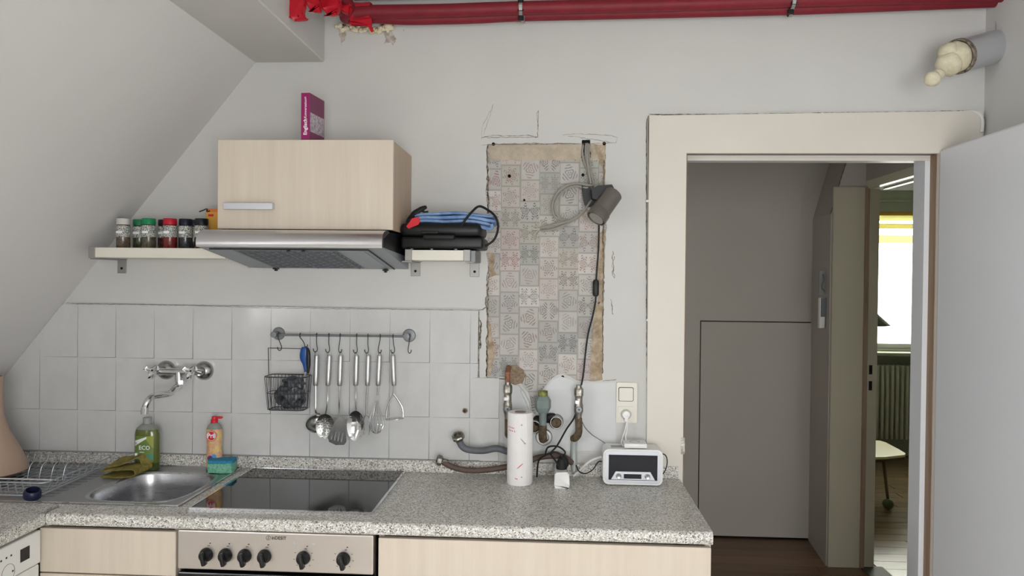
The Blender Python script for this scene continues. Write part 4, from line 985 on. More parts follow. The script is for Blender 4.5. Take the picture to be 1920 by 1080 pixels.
# turner
t, b = utensil('turner', 'steel slotted turner with rounded blade, third on the rail', 'turner', 639, 637, 'turner')
c = at(638, 804, y=UY-.02); stem(t, spline([b, at(636, 750, y=UY-.012), at(636, 766, y=UY-.032), at(636, 782, y=UY-.046)], 4), .0032)
bl = [(-.006,.052),(.006,.052),(.018,.03),(.028,.0),(.036,-.036),(.030,-.050),(.0,-.058),(-.026,-.052),(-.034,-.036),(-.026,.0),(-.018,.03)]
slots = [rrect(-.022+i*.0125, -.018+i*.0125, -.042, -.006, .0019, 2) for i in range(4)]
bm = BM(); g = BM(); plate(g, [bl]+slots, -.0007, .0007); merge(bm, g, Matrix.Translation((c.x, UY-.042, c.z)) @ Matrix.Rotation(R(12), 4, 'Y') @ Matrix.Rotation(R(8), 4, 'X')); obj('slotted_blade', bm, M['dull_chrome'], t)
# serving spoon
t, b = utensil('serving_spoon', 'large shiny steel serving spoon, fourth on the rail', 'spoon', 669, 667, 'spoon')
c = at(669, 797, y=UY-.01); stem(t, spline([b, at(667, 750, y=UY), (c.x, UY-.022, c.z+.050)], 4), .0032)
bm = BM(); dish(bm, c.x, c.z, UY-.026, .032, .055, .013); bmesh.ops.subdivide_edges(bm, edges=bm.edges[:], cuts=1); obj('spoon_bowl', bm, M['chrome'], t, smooth=True)
# fork
t, b = utensil('meat_fork', 'slim steel meat fork partly behind the serving spoon', 'fork', 691, 689, 'fork')
c = at(688, 790, y=UY+.008); stem(t, spline([b, at(687, 750, y=UY+.004), at(687, 778, y=UY+.008)], 4), .0034)
bm = BM()
for d in (-1, 1): tube(bm, spline([at(687, 776, y=UY+.008), (c.x+d*.011, UY+.008, c.z+.010), (c.x+d*.0115, UY+.008, c.z-.015), (c.x+d*.009, UY+.004, c.z-.05)], 4), [.003]*9+[.0026, .0022, .0018, .0012], 6)
obj('prongs', bm, M['chrome'], t, smooth=True)
# whisk
t, b = utensil('whisk', 'steel balloon whisk, second utensil from the right', 'whisk', 712, 709, 'whisk')
e1 = at(708, 741, y=UY); bm = BM(); tube(bm, [b, e1], [.004, .0032], 8); obj('ferrule', bm, M['dull_chrome'], t, smooth=True)
ctr = at(706, 785, y=UY)
for i in range(6):
    a = math.pi*i/6; dx, dy = math.cos(a)*.027, math.sin(a)*.022; zt0, zb0 = e1.z, at(706, 813, y=UY).z
    pts = [(e1.x, UY, zt0), (ctr.x+dx*.35, UY+dy*.35, zt0-(zt0-zb0)*.3), (ctr.x+dx, UY+dy, zt0-(zt0-zb0)*.68), (ctr.x+dx*.75, UY+dy*.75, zb0+.014), (ctr.x, UY, zb0), (ctr.x-dx*.75, UY-dy*.75, zb0+.014), (ctr.x-dx, UY-dy, zt0-(zt0-zb0)*.68), (ctr.x-dx*.35, UY-dy*.35, zt0-(zt0-zb0)*.3), (e1.x, UY, zt0)]
    bm = BM(); tube(bm, spline(pts, 5), .0009, 5); obj('whisk_wire', bm, M['chrome'], t, smooth=True)
# masher
t, b = utensil('potato_masher', 'steel potato masher at the right end of the rail', 'masher', 737, 739, 'masher')
v0 = at(738, 738, y=UY); bm = BM(); tube(bm, [b, v0], .0038, 8)
l1, r1 = at(724, 785, y=UY-.004), at(756, 782, y=UY-.004)
for e_ in (l1, r1):
    m_ = v0.lerp(e_, .55)+Vector(((e_.x-v0.x)*.30, 0, 0)); tube(bm, spline([v0, m_, e_], 6), .0034, 8)
obj('yoke', bm, M['dull_chrome'], t, smooth=True)
bm = BM(); cx_ = (l1.x+r1.x)/2; zz = (l1.z+r1.z)/2
g = BM(); plate(g, [circle(0, 0, .034, .024), *[rrect(-.026+i*.013, -.021+i*.013, -.014, .014, .0024, 2) for i in range(4)]], -.001, .001, 'xy'); merge(bm, g, Matrix.Translation((cx_, UY-.004, zz-.003)) @ Matrix.Rotation(R(-4), 4, 'Y')); obj('mashing_plate', bm, M['dull_chrome'], t)
# wire basket
BYB, BYF = -.030, -.115
b0, b1 = at(499, 710, y=BYF+.03), at(577, 706, y=BYF+.03)
zt_, zb_ = at(540, 706, y=-.09).z, at(540, 768, y=-.09).z; xl, xr = b0.x, b1.x
t = thing('wire_basket', 'dark wire basket hanging from the left end of the rail', 'basket', ((xl+xr)/2, -.07, zb_))
bm = BM(); rect_wire(bm, xl, xr, BYF, BYB, zt_, .0020); obj('rim_wire', bm, M['wire'], t, smooth=True)
bm = BM(); rect_wire(bm, xl+.012, xr-.010, BYF+.008, BYB-.004, zb_, .0018); rect_wire(bm, xl+.006, xr-.005, BYF+.004, BYB-.002, (zt_+zb_)/2, .0013); obj('band_wire', bm, M['wire'], t, smooth=True)
for i in range(11):
    x = xl+.012+i*(xr-xl-.024)/10; xb_ = xl+.018+i*(xr-xl-.036)/10; bm = BM(); tube(bm, [(x, BYF, zt_), (xb_, BYF+.008, zb_+.004), (xb_, BYF+.012, zb_), (xb_, BYB-.006, zb_), (x, BYB, zt_)], .0011, 5); obj('basket_wire', bm, M['wire'], t)
for i in range(5):
    y = BYF+.015+i*.015; bm = BM(); tube(bm, [(xl, y, zt_), (xl+.012, y, zb_), (xr-.010, y, zb_), (xr, y, zt_)], .0011, 5); obj('basket_wire', bm, M['wire'], t)
bm = BM(); hl = at(503, 652, y=-.065); hr = at(571, 654, y=-.065); hb = at(504, 702, y=-.05); hb2 = at(571, 702, y=-.05)
tube(bm, [hb, hb.lerp(hl, .5), hl, (hl.x+.006, hl.y, hl.z-.001), (hr.x, hr.y, hr.z), hb2], .0016, 6); obj('hanging_frame', bm, M['wire'], t, smooth=True)
bm = BM(); blob(bm, ((xl+xr)/2+.010, -.072, zb_+.046), .050, 1.12, .62, .90, 3, .14, 5); blob(bm, ((xl+xr)/2+.020, -.068, zb_+.092), .034, 1.25, .6, .8, 3, .18, 6); o = obj('plastic_bag', bm, M['bag'], None, smooth=True)
tag(o, 'crumpled dark plastic bag stuffed in the wire basket', 'bag')
# blue handled tool
hx_, hz_ = UH['peel']
t = thing('blue_tool', 'kitchen tool with blue and black handle hanging in the basket', 'tool', (at(571, 680, y=UY).x, UY, at(571, 680, y=UY).z))
bm = BM(); pts = [at(572, 651, y=UY-.004), at(571, 660, y=UY-.004), at(570, 672, y=UY-.004), at(572, 683, y=UY-.004), at(574, 697, y=UY-.004)]; tube(bm, spline(pts, 4), [.010,.013,.0145,.0155,.016,.0165,.0165,.016,.015,.0135,.012,.010,.009,.008,.0075,.007,.0065], 14)
for v in bm.verts: v.co.y = UY-.004+(v.co.y-UY+.004)*.6
obj('blue_handle', bm, M['blue_pl'], t, smooth=True)
bm = BM(); pts2 = [p_+Vector((.006, -.004, 0)) for p_ in spline([at(574, 652, y=UY-.006), at(576, 664, y=UY-.006), at(576, 684, y=UY-.006), at(575, 700, y=UY-.006)], 4)]; tube(bm, pts2, [.004,.005,.006,.007,.0075,.0075,.008,.008,.008,.007,.006,.005,.004], 10); obj('black_grip', bm, M['black'], t, smooth=True)
bm = BM(); tube(bm, spline([(hx_, UY, hz_+.002), at(573, 652, y=UY)], 2), .002, 6); obj('hanging_eye', bm, M['black'], t)
bm = BM(); box(bm, at(571,700,y=UY).x, at(575,700,y=UY).x, UY-.006, UY-.003, at(573,735,y=UY).z, at(573,698,y=UY).z); obj('blade', bm, M['dull_chrome'], t)
# ------------------------------------------------------------------ wall cabinet, hood, book
WY = -.306
u0, u1 = at(408, 345, y=WY-.018).x, at(737, 345, y=WY-.018).x
uz1, uz0 = at(570, 262, y=WY-.018).z, at(570, 430, y=WY-.018).z
t = thing('wall_cabinet', 'birch wall cabinet with one flap door above the cooker hood', 'cabinet', ((u0+u1)/2, -.15, uz0))
bm = BM(); box(bm, u0+.002, u0+.018, WY+.001, -.002, uz0, uz1-.002); box(bm, u1-.018, u1-.002, WY+.001, -.002, uz0, uz1-.002); box(bm, u0+.018, u1-.018, WY+.001, -.002, uz1-.018, uz1-.002); box(bm, u0+.018, u1-.018, WY+.001, -.002, uz0, uz0+.016); box(bm, u0+.018, u1-.018, -.012, -.002, uz0, uz1-.01)
obj('carcass', bm, mat('birch_side', rough=.5, fn=f_wood((184,162,140), (196,174,150), (26,26,1.2), .02)), t)
dr = obj('door', box(BM(), u0, u1, WY-.018, WY, uz0, uz1, .0012, 1), M['birch'], t)
p0, p1 = at(419, 380, y=-.35), at(511, 393, y=-.35)
bm = BM(); box(bm, p0.x, p1.x, -.352, -.344, p1.z, p0.z, .001, 1)
for x in (p0.x+.002, p1.x-.01): box(bm, x, x+.008, -.345, WY-.018, p1.z+.004, p0.z-.002)
obj('handle', bm, mat('satin_aluminium', (214,216,222), .38, .85), dr)
# book
bk = at(565, 262, y=-.318)
t = thing('book', 'magenta paperback standing upright on top of the wall cabinet', 'book', (bk.x, -.30, uz1))
S0 = at(564, 173, y=-.31); S1 = at(580, 173, y=-.31); bh = S0.z-uz1-.001
ang = 54                                             # front cover recedes to the back right
M4 = Matrix.Translation((S0.x, -.305, uz1)) @ Matrix.Rotation(R(-3), 4, 'Z')
th_ = (S1.x-S0.x)*1.02; dep = .118
def skew(g):                                         # pages fan slightly: cover turned from the spine
    for v in g.verts:
        if v.co.y > .05: v.co.x += .006
    return g
g = BM(); box(g, .0012, th_-.0012, .002, dep-.002, .001, bh-.001); obj('pages', merge(BM(), skew(g), M4), M['paper'], t)
g = BM(); box(g, 0, th_, -.0015, .0015, 0, bh, .0012, 2); box(g, 0, .0012, 0, dep, 0, bh); cv = obj('spine', merge(BM(), g, M4), M['magenta'], t)
g = BM(); box(g, th_-.0012, th_, 0, dep, 0, bh); obj('front_cover', merge(BM(), skew(g), M4), M['magenta_dk'], t)
g = BM(); box(g, th_, th_+.0003, .004, dep-.004, .032, bh*.60); obj('cover_photo', merge(BM(), skew(g), M4), M['photo_grey'], t)
rotspine = M4.to_3x3().to_4x4() @ Matrix.Rotation(R(-90), 4, 'Y') @ Matrix.Rotation(R(0), 4, 'X')
def spine_text(s, size, zc, bold=0):
    L = M4 @ Vector((th_*.52, -.0018, zc))
    rt = (M4.to_3x3() @ Matrix(((0,-1,0),(0,0,-1),(1,0,0)))).to_4x4()
    text('title_text', s, size, M['white_print'], L, rt, cv, extr=.0001, bold=bold)
spine_text('Englisch', .017, .046, .0004); spine_text('Konversation', .012, .107, .0001); spine_text('\u2261', .012, bh-.016)
g = BM(); box(g, th_+.0003, th_+.0006, .012, .075, bh*.72, bh*.73); box(g, th_+.0003, th_+.0006, .012, .09, bh*.80, bh*.815); obj('cover_lines', merge(BM(), g, M4), M['photo_grey'], t, kind='stuff')

# cooker hood
h0, h1 = at(372, 452, y=-.43).x, at(718, 460, y=-.43).x
h1 = .668; h0 = .069
zf = at(545, 464, y=-.43).z; zt_ = 1.772; zbk = 1.652
t = thing('cooker_hood', 'slim cooker hood with curved brushed steel front under the cabinet', 'hood', ((h0+h1)/2, -.2, zbk))
prof = [(-.34, zt_),(-.375, zt_-.001),(-.402, zt_-.006),(-.42, zt_-.015),(-.430, zt_-.028),(-.4335, zt_-.042),(-.433, zf+.006),(-.430, zf),(-.422, zf),(-.424, zf+.01),(-.40, zt_-.03),(-.34, zt_-.03)]
obj('steel_front', extrude_x(BM(), prof, h0, h1-.0), M['hood_steel'], t, smooth=True)
bp = [(-.424, zf+.003),(-.424, zt_-.03),(-.34, zt_-.004),(-.004, zt_+.004),(-.004, 1.70),(-.1, 1.70)]
obj('black_body', extrude_x(BM(), bp, h0+.003, h1+.003), M['black'], t)
lp = [(-.428, zf+.001),(-.424, zf+.004),(-.1, 1.7005),(-.006, 1.7005),(-.006, zbk)]
obj('lower_pan', extrude_x(BM(), lp, h0+.001, h1+.0), M['hood_grey'], t)
obj('black_gap', box(BM(), u0+.03, u1-.01, -.30, -.01, zt_+.005, uz0-.001), M['black'], t)
sl = (zbk-zf)/(.422)
def under(y, off=.0): return zf+(y+.428)*sl-off
def upl(x0, x1, y0, y1, th=.0015, b=0):              # plate following the sloping underside
    g = BM(); v = []
    for y in (y0, y1):
        for x in (x0, x1): v += [g.verts.new((x, y, under(y)-.0002)), g.verts.new((x, y, under(y)-.0002-th))]
    for f in ((0,1,3,2),(4,6,7,5),(0,4,5,1),(2,3,7,6),(0,2,6,4),(1,5,7,3)): g.faces.new([v[i] for i in f])
    return g
obj('filter_panel', upl(h0+.03, h1-.055, -.40, -.012), M['hood_grey'], t)
gr = obj('filter_grille', upl(h0+.10, h0+.44, -.385, -.03, .003), M['grille'], t)
bm = BM()
for i in range(15):
    y = -.378+i*.0228
    for j in range(7):
        xq = h0+.118+j*.05+(.02 if i % 2 else 0); merge(bm, upl(xq, min(xq+.036, h0+.432), y, y+.009, .0048))
obj('grille_slats', bm, mat('grille_slot_grey', (82,86,92), .5), gr, kind='stuff')
bm = BM()
for i in range(3): x = h0+.112+i*.155; merge(bm, upl(x, x+.004, -.38, -.035, .006))
obj('grille_ribs', bm, M['grille'], gr, kind='stuff')
obj('lamp_cover', upl(h0+.455, h1-.07, -.385, -.03, .003), mat('lamp_diffuser', (140,146,154), .35), t)
bm = BM(); merge(bm, upl(h1-.052, h1-.050, -.41, -.012, .004)); merge(bm, upl(h0+.03, h1-.05, -.405, -.403, .004)); obj('panel_seam', bm, M['black'], t)
for a, b in ((519,500),(724,503)):
    p = at(a, b, y=-.015); bm = BM(); box(bm, p.x-.009, p.x+.009, -.03, -.014, p.z-.002, p.z+.003, .001, 1); box(bm, p.x-.004, p.x+.004, -.03, -.014, p.z-.016, p.z+.006, .001, 1); box(bm, p.x-.009, p.x+.009, -.034, -.012, p.z-.010, p.z-.004, .001, 1); obj('filter_clip', bm, M['black'], t)
for a in (541, 569):
    p = at(a, 471, y=-.40); bm = BM(); box(bm, p.x-.004, p.x+.004, -.408, -.396, under(-.4)-.008, under(-.4)+.0, .001, 1); box(bm, p.x-.03, p.x+.012, -.404, -.402, under(-.4)-.004, under(-.4)); obj('slide_switch', bm, M['black'], t)
p = at(468, 501, y=-.02); bm = BM(); tube(bm, spline([p+Vector((-.006,0,.006)), p+Vector((-.008,0,0)), p+Vector((0,-.002,-.003)), p+Vector((.010,0,0))], 3), .0014, 5); obj('clip_wire', bm, M['silver_pl'], t)

# ------------------------------------------------------------------ shelves
SZ1 = 1.716; SZ0 = 1.681; SY = -.205
def shelf(label, xa, xb, brs, capL=True, capR=True):
    t_ = thing('wall_shelf', label, 'shelf', ((xa+xb)/2, -.1, SZ0))
    obj('board', box(BM(), xa, xb, SY, -.003, SZ0, SZ1, .001, 1), M['shelf_white'], t_)
    for x, c, w_ in ((xa, capL, -.026), (xb, capR, .026)):
        if c: bm = BM(); box(bm, min(x, x+w_*.9), max(x, x+w_*.9), SY-.002, -.003, SZ0-.002, SZ1+.002, .001, 1); obj('end_cap', bm, M['nickel'] if False else M['cap'], t_)
    for x in brs:
        bm = BM(); box(bm, x-.017, x+.017, -.005, -.001, SZ0-.055, SZ0-.002, .001, 1); box(bm, x-.017, x+.017, -.17, -.001, SZ0-.006, SZ0-.0022); br = obj('bracket', bm, M['cap'], t_)
        bm = BM(); lathe(bm, [(0,0),(.005,0),(.004,.002),(0,.0022)], (x, -.005, SZ0-.036), (0,-1,0), 12); obj('screw', bm, M['dark'], br)
    return t_
M['cap'] = mat('satin_shelf_metal', (158,156,152), .4, .5)
sa = at(178, 470, y=SY).x; 
shelf('long cream wall shelf with metal end carrying the spice jars', sa, .062, [at(228, 495, y=-.005).x], True, False)
sb, sc_ = at(772, 480, y=SY).x, at(869, 480, y=SY).x
sh2 = shelf('short cream wall shelf with metal ends right of the hood', sb, sc_, [at(779, 495, y=-.005).x, at(890, 495, y=-.005).x])
bm = BM(); box(bm, sc_+.0235, sc_+.026+.014, -.19, -.003, SZ0-.004, SZ1+.0, .001, 1); obj('side_rail', bm, M['grey_metal'], sh2)

# ------------------------------------------------------------------ spice jars
def jar(px_, y, cap, fill, label, h=.108, r=.0235):
    p = at(px_, 440, y=y); t_ = thing('spice_jar', label, 'jar', (p.x, y, SZ1), 'spice jars on the long shelf')
    z = SZ1
    bm = BM(); lathe(bm, [(0,z),(r-.002,z),(r,z+.003),(r,z+h*.60),(r*.97,z+h*.64),(r,z+h*.66),(r,z+h*.76),(r*.86,z+h*.80),(0,z+h*.80)], (p.x, y, 0), n=28); obj('glass_body', bm, mat('spice_'+label.split()[0], fill, .15, coat=.6, fn=f_blotch(tuple(max(0, v-30) for v in fill), fill, 90)), t_, smooth=True)
    bm = BM(); lathe(bm, [(r+.0004,z+h*.38),(r+.0004,z+h*.76),(r+.0001,z+h*.76),(r+.0001,z+h*.38)], (p.x, y, 0), n=28, closed_profile=True); obj('printed_label', bm, M['spice_label'], t_, smooth=True)
    bm = BM(); prof = [(0,z+h*.80),(r*.98,z+h*.80),(r*.98,z+h*.985),(r*.93,z+h),(0,z+h)]; lathe(bm, prof, (p.x, y, 0), n=30)
    obj('lid', bm, mat('lid_'+label.split()[0], cap, .35), t_, smooth=True)
    bm = BM(); box(bm, p.x-r*.55, p.x+r*.4, y-r-.0012, y-r*.86, z+h*.50, z+h*.58, .001, 1); obj('name_tag', bm, M['white_print'], t_)
jar(231, -.12, (206,204,200), (112,98,84), 'pale grey lidded spice jar at the left end of the shelf')
jar(262, -.075, (30,112,72), (84,84,66), 'green lidded spice jar set back behind the other green one')
jar(279, -.135, (24,134,84), (96,92,74), 'bright green lidded spice jar standing in front')
jar(309, -.075, (44,20,34), (92,56,52), 'dark maroon lidded spice jar behind the red one')
jar(319, -.135, (186,28,50), (128,44,42), 'red lidded spice jar with red powder')
jar(348, -.12, (24,26,48), (52,60,66), 'dark blue lidded spice jar with dark herbs')
jar(363, -.075, (40,34,74), (70,66,66), 'dark purple lidded spice jar set back near the string')
jar(378, -.14, (16,26,34), (78,70,60), 'black lidded spice jar nearest the hood')
p = at(384, 402, y=-.13); o = obj('black_string', tube(BM(), spline([p+Vector((-.02,0,.0095)), p+Vector((-.005,-.004,.014)), p+Vector((.008,0,.020)), p+Vector((.006,.004,.011)), p+Vector((.018,0,.012))], 4), .0022, 6), M['black'], None)
tag(o, 'bit of black string lying on the black spice jar lid', 'string')
p0, p1 = at(390, 392, y=-.075), at(408, 433, y=-.075)
t = thing('carton', 'yellow and orange food carton beside the spice jars', 'carton', ((p0.x+p1.x)/2, -.06, SZ1))
bx_ = obj('box', box(BM(), p0.x, p1.x+.02, -.09, -.03, SZ1, p0.z, .001, 1), M['carton'], t)
obj('red_mark', box(BM(), p0.x+.008, p0.x+.028, -.0906, -.0895, p0.z-.028, p0.z-.020), M['red_pl'], t); obj('orange_top', box(BM(), p0.x-.0003, p1.x+.0203, -.0904, -.0296, p0.z-.012, p0.z+.0003), mat('orange_print', (222,128,70), .6), t)

# ------------------------------------------------------------------ right shelf: grill, cloth
gx0, gx1 = at(757, 450, y=-.13).x, at(912, 450, y=-.13).x
t = thing('contact_grill', 'closed black electric contact grill lying on the short shelf', 'grill', ((gx0+gx1)/2, -.11, SZ1+.001))
def rounded(bm, x0, x1, y0, y1, z0, z1, b): return box(bm, x0, x1, y0, y1, z0, z1, b, 3)
obj('lower_shell', rounded(BM(), gx0+.004, gx1-.004, -.21, -.015, SZ1+.005, SZ1+.046, .010), M['black'], t, smooth=True)
obj('upper_shell', rounded(BM(), gx0, gx1-.008, -.212, -.013, SZ1+.0455, SZ1+.094, .020), M['black'], t, smooth=True)
obj('handle', rounded(BM(), gx0+.085, gx1-.10, -.232, -.205, SZ1+.036, SZ1+.052, .006), M['rubber'], t, smooth=True)
bm = BM(); bmx = at(806, 425, y=-.21); rounded(bm, bmx.x-.03, bmx.x+.03, -.2145, -.205, SZ1+.055, SZ1+.066, .003); obj('badge_recess', bm, M['rubber'], t)
for x in (gx0+.04, gx0+.11, gx1-.10): bm = BM(); cyl(bm, (x, -.19, SZ1+.001), (x, -.19, SZ1+.008), .007, 12); obj('foot', bm, M['grey_metal'], t)
bm = BM(); tube(bm, spline([at(862, 428, y=-.20), at(872, 413, y=-.215), at(886, 396, y=-.20), at(898, 387, y=-.18), at(912, 392, y=-.16), at(928, 405, y=-.14), at(934, 425, y=-.13), at(928, 447, y=-.12), at(913, 460, y=-.12), at(900, 465, y=-.13)], 6), .0042, 8); obj('power_cord', bm, M['rubber'], t, smooth=True)
bm = BM(); tube(bm, spline([at(766, 415, y=-.17), at(776, 402, y=-.18), at(788, 393, y=-.18), at(799, 388, y=-.17)], 4), [.010,.010,.010,.010,.011,.011,.010,.009,.009,.009,.008,.007,.006], 8); tube(bm, [at(785, 393, y=-.18), at(797, 398, y=-.18), at(803, 397, y=-.18)], .004, 6); tube(bm, spline([at(768, 412, y=-.18), at(764, 425, y=-.19), at(768, 440, y=-.2)], 4), .010, 8)
obj('plug_bundle', bm, M['rubber'], t, smooth=True)
zc0 = SZ1+.096
c0, c1 = at(772, 410, y=-.12).x, at(932, 410, y=-.12).x
t = thing('folded_towel', 'light blue cotton cloth folded on top of the black grill', 'towel', ((c0+c1)/2, -.11, zc0))
def fold(z, x0, x1, sag, seed, name, w=.16, th=.007):
    pts = []; n = 12
    for i in range(n+1):
        k = i/n; pts.append((x0+(x1-x0)*k, -.115, z+.0025*math.sin(k*9+seed)-sag*max(0, k-.62)**1.3*4-.010*max(0, .12-k)/.12))
    o = sheet_obj(name, pts, (0,1,0), w, th, M['blue_cloth'], t, .0016, seed, 8); return o
fold(zc0+.006, c0+.02, c1-.014, .010, 1, 'cloth_layer', th=.012); fold(zc0+.0185, c0+.016, c1+.000, .011, 2, 'cloth_layer', th=.013); fold(zc0+.031, c0+.012, c1-.008, .006, 3, 'cloth_layer', .15, th=.011)
bm = BM(); q = at(918, 429, y=-.195); tube(bm, spline([q+Vector((-.05,.0,.012)), q+Vector((-.02,0,.004)), q, q+Vector((.008,0,.006)), q+Vector((.006,.0,.016))], 4), .006, 8); obj('rolled_hem', bm, M['blue_cloth'], t, smooth=True)
sh = at(776, 418, y=-.21); g = BM(); plate(g, [[(-.026,-.012),(-.018,-.020),(.016,-.006),(.022,.004),(.018,.020),(-.006,.016),(-.012,.006)]], -.003, .003)
o = obj('red_tag', merge(BM(), g, Matrix.Translation(sh)), M['red_pl'], None); tag(o, 'red cloth tag hanging beside the blue folded cloth', 'tag')

# ------------------------------------------------------------------ red pipes
t = thing('red_pipes', 'dark red jacketed heating pipes running along the wall top', 'pipe', tuple(at(1300, 15, y=-.06)))
def pipe_line(pts, y, r, name='pipe'):
    bm = BM(); tube(bm, spline([at(a, b, y=y) for a, b in pts], 8), r, 18); return obj(name, bm, M['red_pipe'], t, smooth=True)
pipe_line([(664,24),(700,22),(830,20),(980,15),(1200,10),(1480,1),(1700,-5),(1925,-10)], -.095, .0235)
pipe_line([(664,35),(700,33),(760,36),(830,35),(900,33),(980,29),(1200,24),(1480,17),(1700,9),(1905,1)], -.055, .0205)
pipe_line([(664,-10),(980,-18),(1480,-28),(1925,-38)], -.05, .02)
x_ = at(664, 30, y=-.07); bm = BM()
tube(bm, spline([x_+Vector((.01,-.025,.01)), x_+Vector((-.03,-.04,.008)), x_+Vector((-.045,-.09,.006)), x_+Vector((-.048,-.2,.01)), x_+Vector((-.048,-.5,.016)), x_+Vector((-.048,-1.3,.02))], 6), .024, 16); obj('branch_pipe', bm, M['red_pipe'], t, smooth=True)
bm = BM(); tube(bm, spline([x_+Vector((.01,.01,-.004)), x_+Vector((-.03,.0,-.006)), x_+Vector((-.02,-.03,-.004)), x_+Vector((.0,-.10,.02)), x_+Vector((.005,-.5,.05)), x_+Vector((.005,-1.3,.08))], 6), .021, 16); obj('branch_pipe', bm, M['red_pipe'], t, smooth=True)
for a, b, y0 in ((977, 22, -.075), (1482, 10, -.075)):
    c_ = at(a, b, y=y0); cl = None
    bm = BM()
    for dz, yy, rr in ((at(a, b-8, y=-.095).z, -.095, .026), (at(a, b+8, y=-.055).z, -.055, .0235)):
        g = BM(); lathe(g, [(rr,-.006),(rr+.002,-.006),(rr+.002,.006),(rr,.006)], (c_.x+(0 if yy < -.07 else .006), yy, dz), (1,0,0), 20, closed_profile=True); merge(bm, g)
    box(bm, c_.x-.004, c_.x+.004, -.032, -.001, c_.z-.010, c_.z+.006); cl = obj('pipe_clamp', bm, M['dull_chrome'], t)
    for dy, dz in ((-.123, .026), (-.112, -.004), (-.078, -.024)): bm = box(BM(), c_.x-.010, c_.x+.011, dy-.004, dy+.004, c_.z+dz-.008, c_.z+dz+.008, .001, 1); obj('clamp_bolt', bm, M['black'], cl)
def tape_strip(name, label, pts, y, w=.004):
    g = BM(); plate(g, [[(at(a, b, y=y).x, at(a, b, y=y).z) for a, b in pts]], y-w, y+w)
    bmesh.ops.bevel(g, geom=g.edges[:], offset=.004 if w > .008 else .001, segments=3, affect='EDGES'); o = obj(name, g, M['red_tape'], t, smooth=True); 
    if label: o['label'] = label
    return o
tape_strip('tape_flap', 'bright red tape end hanging furthest left', [(545,-6),(572,-4),(574,12),(570,28),(578,38),(556,40),(546,34)], -.36, .010)
tape_strip('tape_flap', 'bright red tape curl second from the left', [(572,-6),(598,-6),(602,10),(602,24),(586,22),(576,8)], -.30, .012)
tape_strip('tape_flap', None, [(600,-6),(638,-6),(640,8),(637,20),(632,29),(618,30),(606,18)], -.25, .014)
tape_strip('tape_flap', None, [(628,0),(655,2),(660,14),(655,28),(640,22)], -.16, .016)
bm = BM(); c1_ = at(677, 24, y=-.08); g = BM(); lathe(g, [(.032,-.040),(.036,-.036),(.034,.0),(.037,.034),(.033,.040)], c1_, (1,.05,-.02), 20); merge(bm, g); o = obj('tape_wrap', bm, M['red_tape'], t, smooth=True)
s_ = o.modifiers.new('s','SOLIDIFY'); s_.thickness = .003
tape_strip('tape_tail', None, [(655,40),(697,36),(697,48),(701,58),(697,61),(690,50),(660,48)], -.108, .003)

# ------------------------------------------------------------------ vent pipe
ve = Vector((at(1862, 82, y=-.10).x, -.10, at(1862, 88, y=-.10).z)); a0 = Vector((XR+.0, -.060, at(1862, 88, y=-.060).z)); a1 = at(1797, 106, y=-.15)
ax = (a1-a0).normalized()
t = thing('vent_pipe', 'grey wall pipe stub plugged with pale expanding foam at top right', 'pipe', tuple(a0))
bm = BM(); lathe(bm, [(.052,0),(.056,0),(.056,(a1-a0).length),(.052,(a1-a0).length)], a0, ax, 32, closed_profile=True); obj('pipe_sleeve', bm, M['silver_pl'], t, smooth=True)
bm = BM(); lathe(bm, [(.053,-.008),(.0585,-.008),(.0585,.004),(.053,.006)], a1, ax, 32, closed_profile=True); obj('dirty_rim', bm, M['edge_dirt_and_shadow'], t, smooth=True)
bm = BM(); blob(bm, a1+ax*.008, .050, 1.0, .9, 1.05, 3, .035, 3); blob(bm, a1+ax*.035+Vector((-.008,0,-.018)), .042, 1, .9, 1, 3, .04, 4); blob(bm, a1+ax*.03+Vector((-.012,0,.018)), .034, 1, .9, 1, 3, .04, 5)
f1 = obj('foam_plug', bm, M['foam_yellow'], t, smooth=True)
p = at(1748, 148, y=-.23); bm = BM(); blob(bm, p, .026, 1, .9, .95, 3, .04, 8); blob(bm, p+Vector((.024,.01,.018)), .02, 1.1, .9, .9, 2, .05, 9); obj('foam_bead', bm, M['foam_yellow'], t, smooth=True)
s_ = struct('trim_4', None, loc=(XR, -.08, 2.46)); bm = BM(); plate(bm, [[(-.06+.03*math.cos(i*.7)-(.03 if i % 3 else .05)*math.cos(i*.63), 2.46+(.075 if i % 2 else .06)*math.sin(i*.63)) for i in range(10)]], XR-.0012, XR+.001, 'yz'); obj('wall_stain', bm, mat('pinkish_stain', rough=.9, fn=f_blotch((160,142,142), (186,172,170), 40)), s_)

# ------------------------------------------------------------------ wall lamp, cables, valves
L0 = at(1092, 352, y=-.02)
t = thing('wall_spotlight', 'taupe cylindrical spotlight on a black bracket over the old wallpaper', 'lamp', tuple(at(1100, 370, y=0)))
g = BM(); plate(g, [[(at(a, b, y=-.02).x, at(a, b, y=-.02).z) for a, b in ((1090,347),(1103,349),(1116,362),(1117,378),(1108,388),(1098,387),(1094,375))]], -.032, -.001); obj('wall_bracket', g, M['black'], t)
bm = BM(); g = BM(); plate(g, [[(at(a, b, y=-.05).x, at(a, b, y=-.05).z) for a, b in ((1108,357),(1120,350),(1146,348),(1150,355),(1136,366),(1118,376),(1110,374))]], -.085, -.018); merge(bm, g); obj('swivel_arm', bm, M['black'], t)
c0_, c1_ = at(1151, 362, y=-.085), at(1121, 405, y=-.125); d_ = (c1_-c0_).normalized(); L = (c1_-c0_).length
bm = BM(); lathe(bm, [(0,0),(.030,0),(.0335,.004),(.0335,L),(.030,L),(0,L-.002)], c0_, d_, 28); obj('lamp_body', bm, M['lamp_grey'], t, smooth=True)
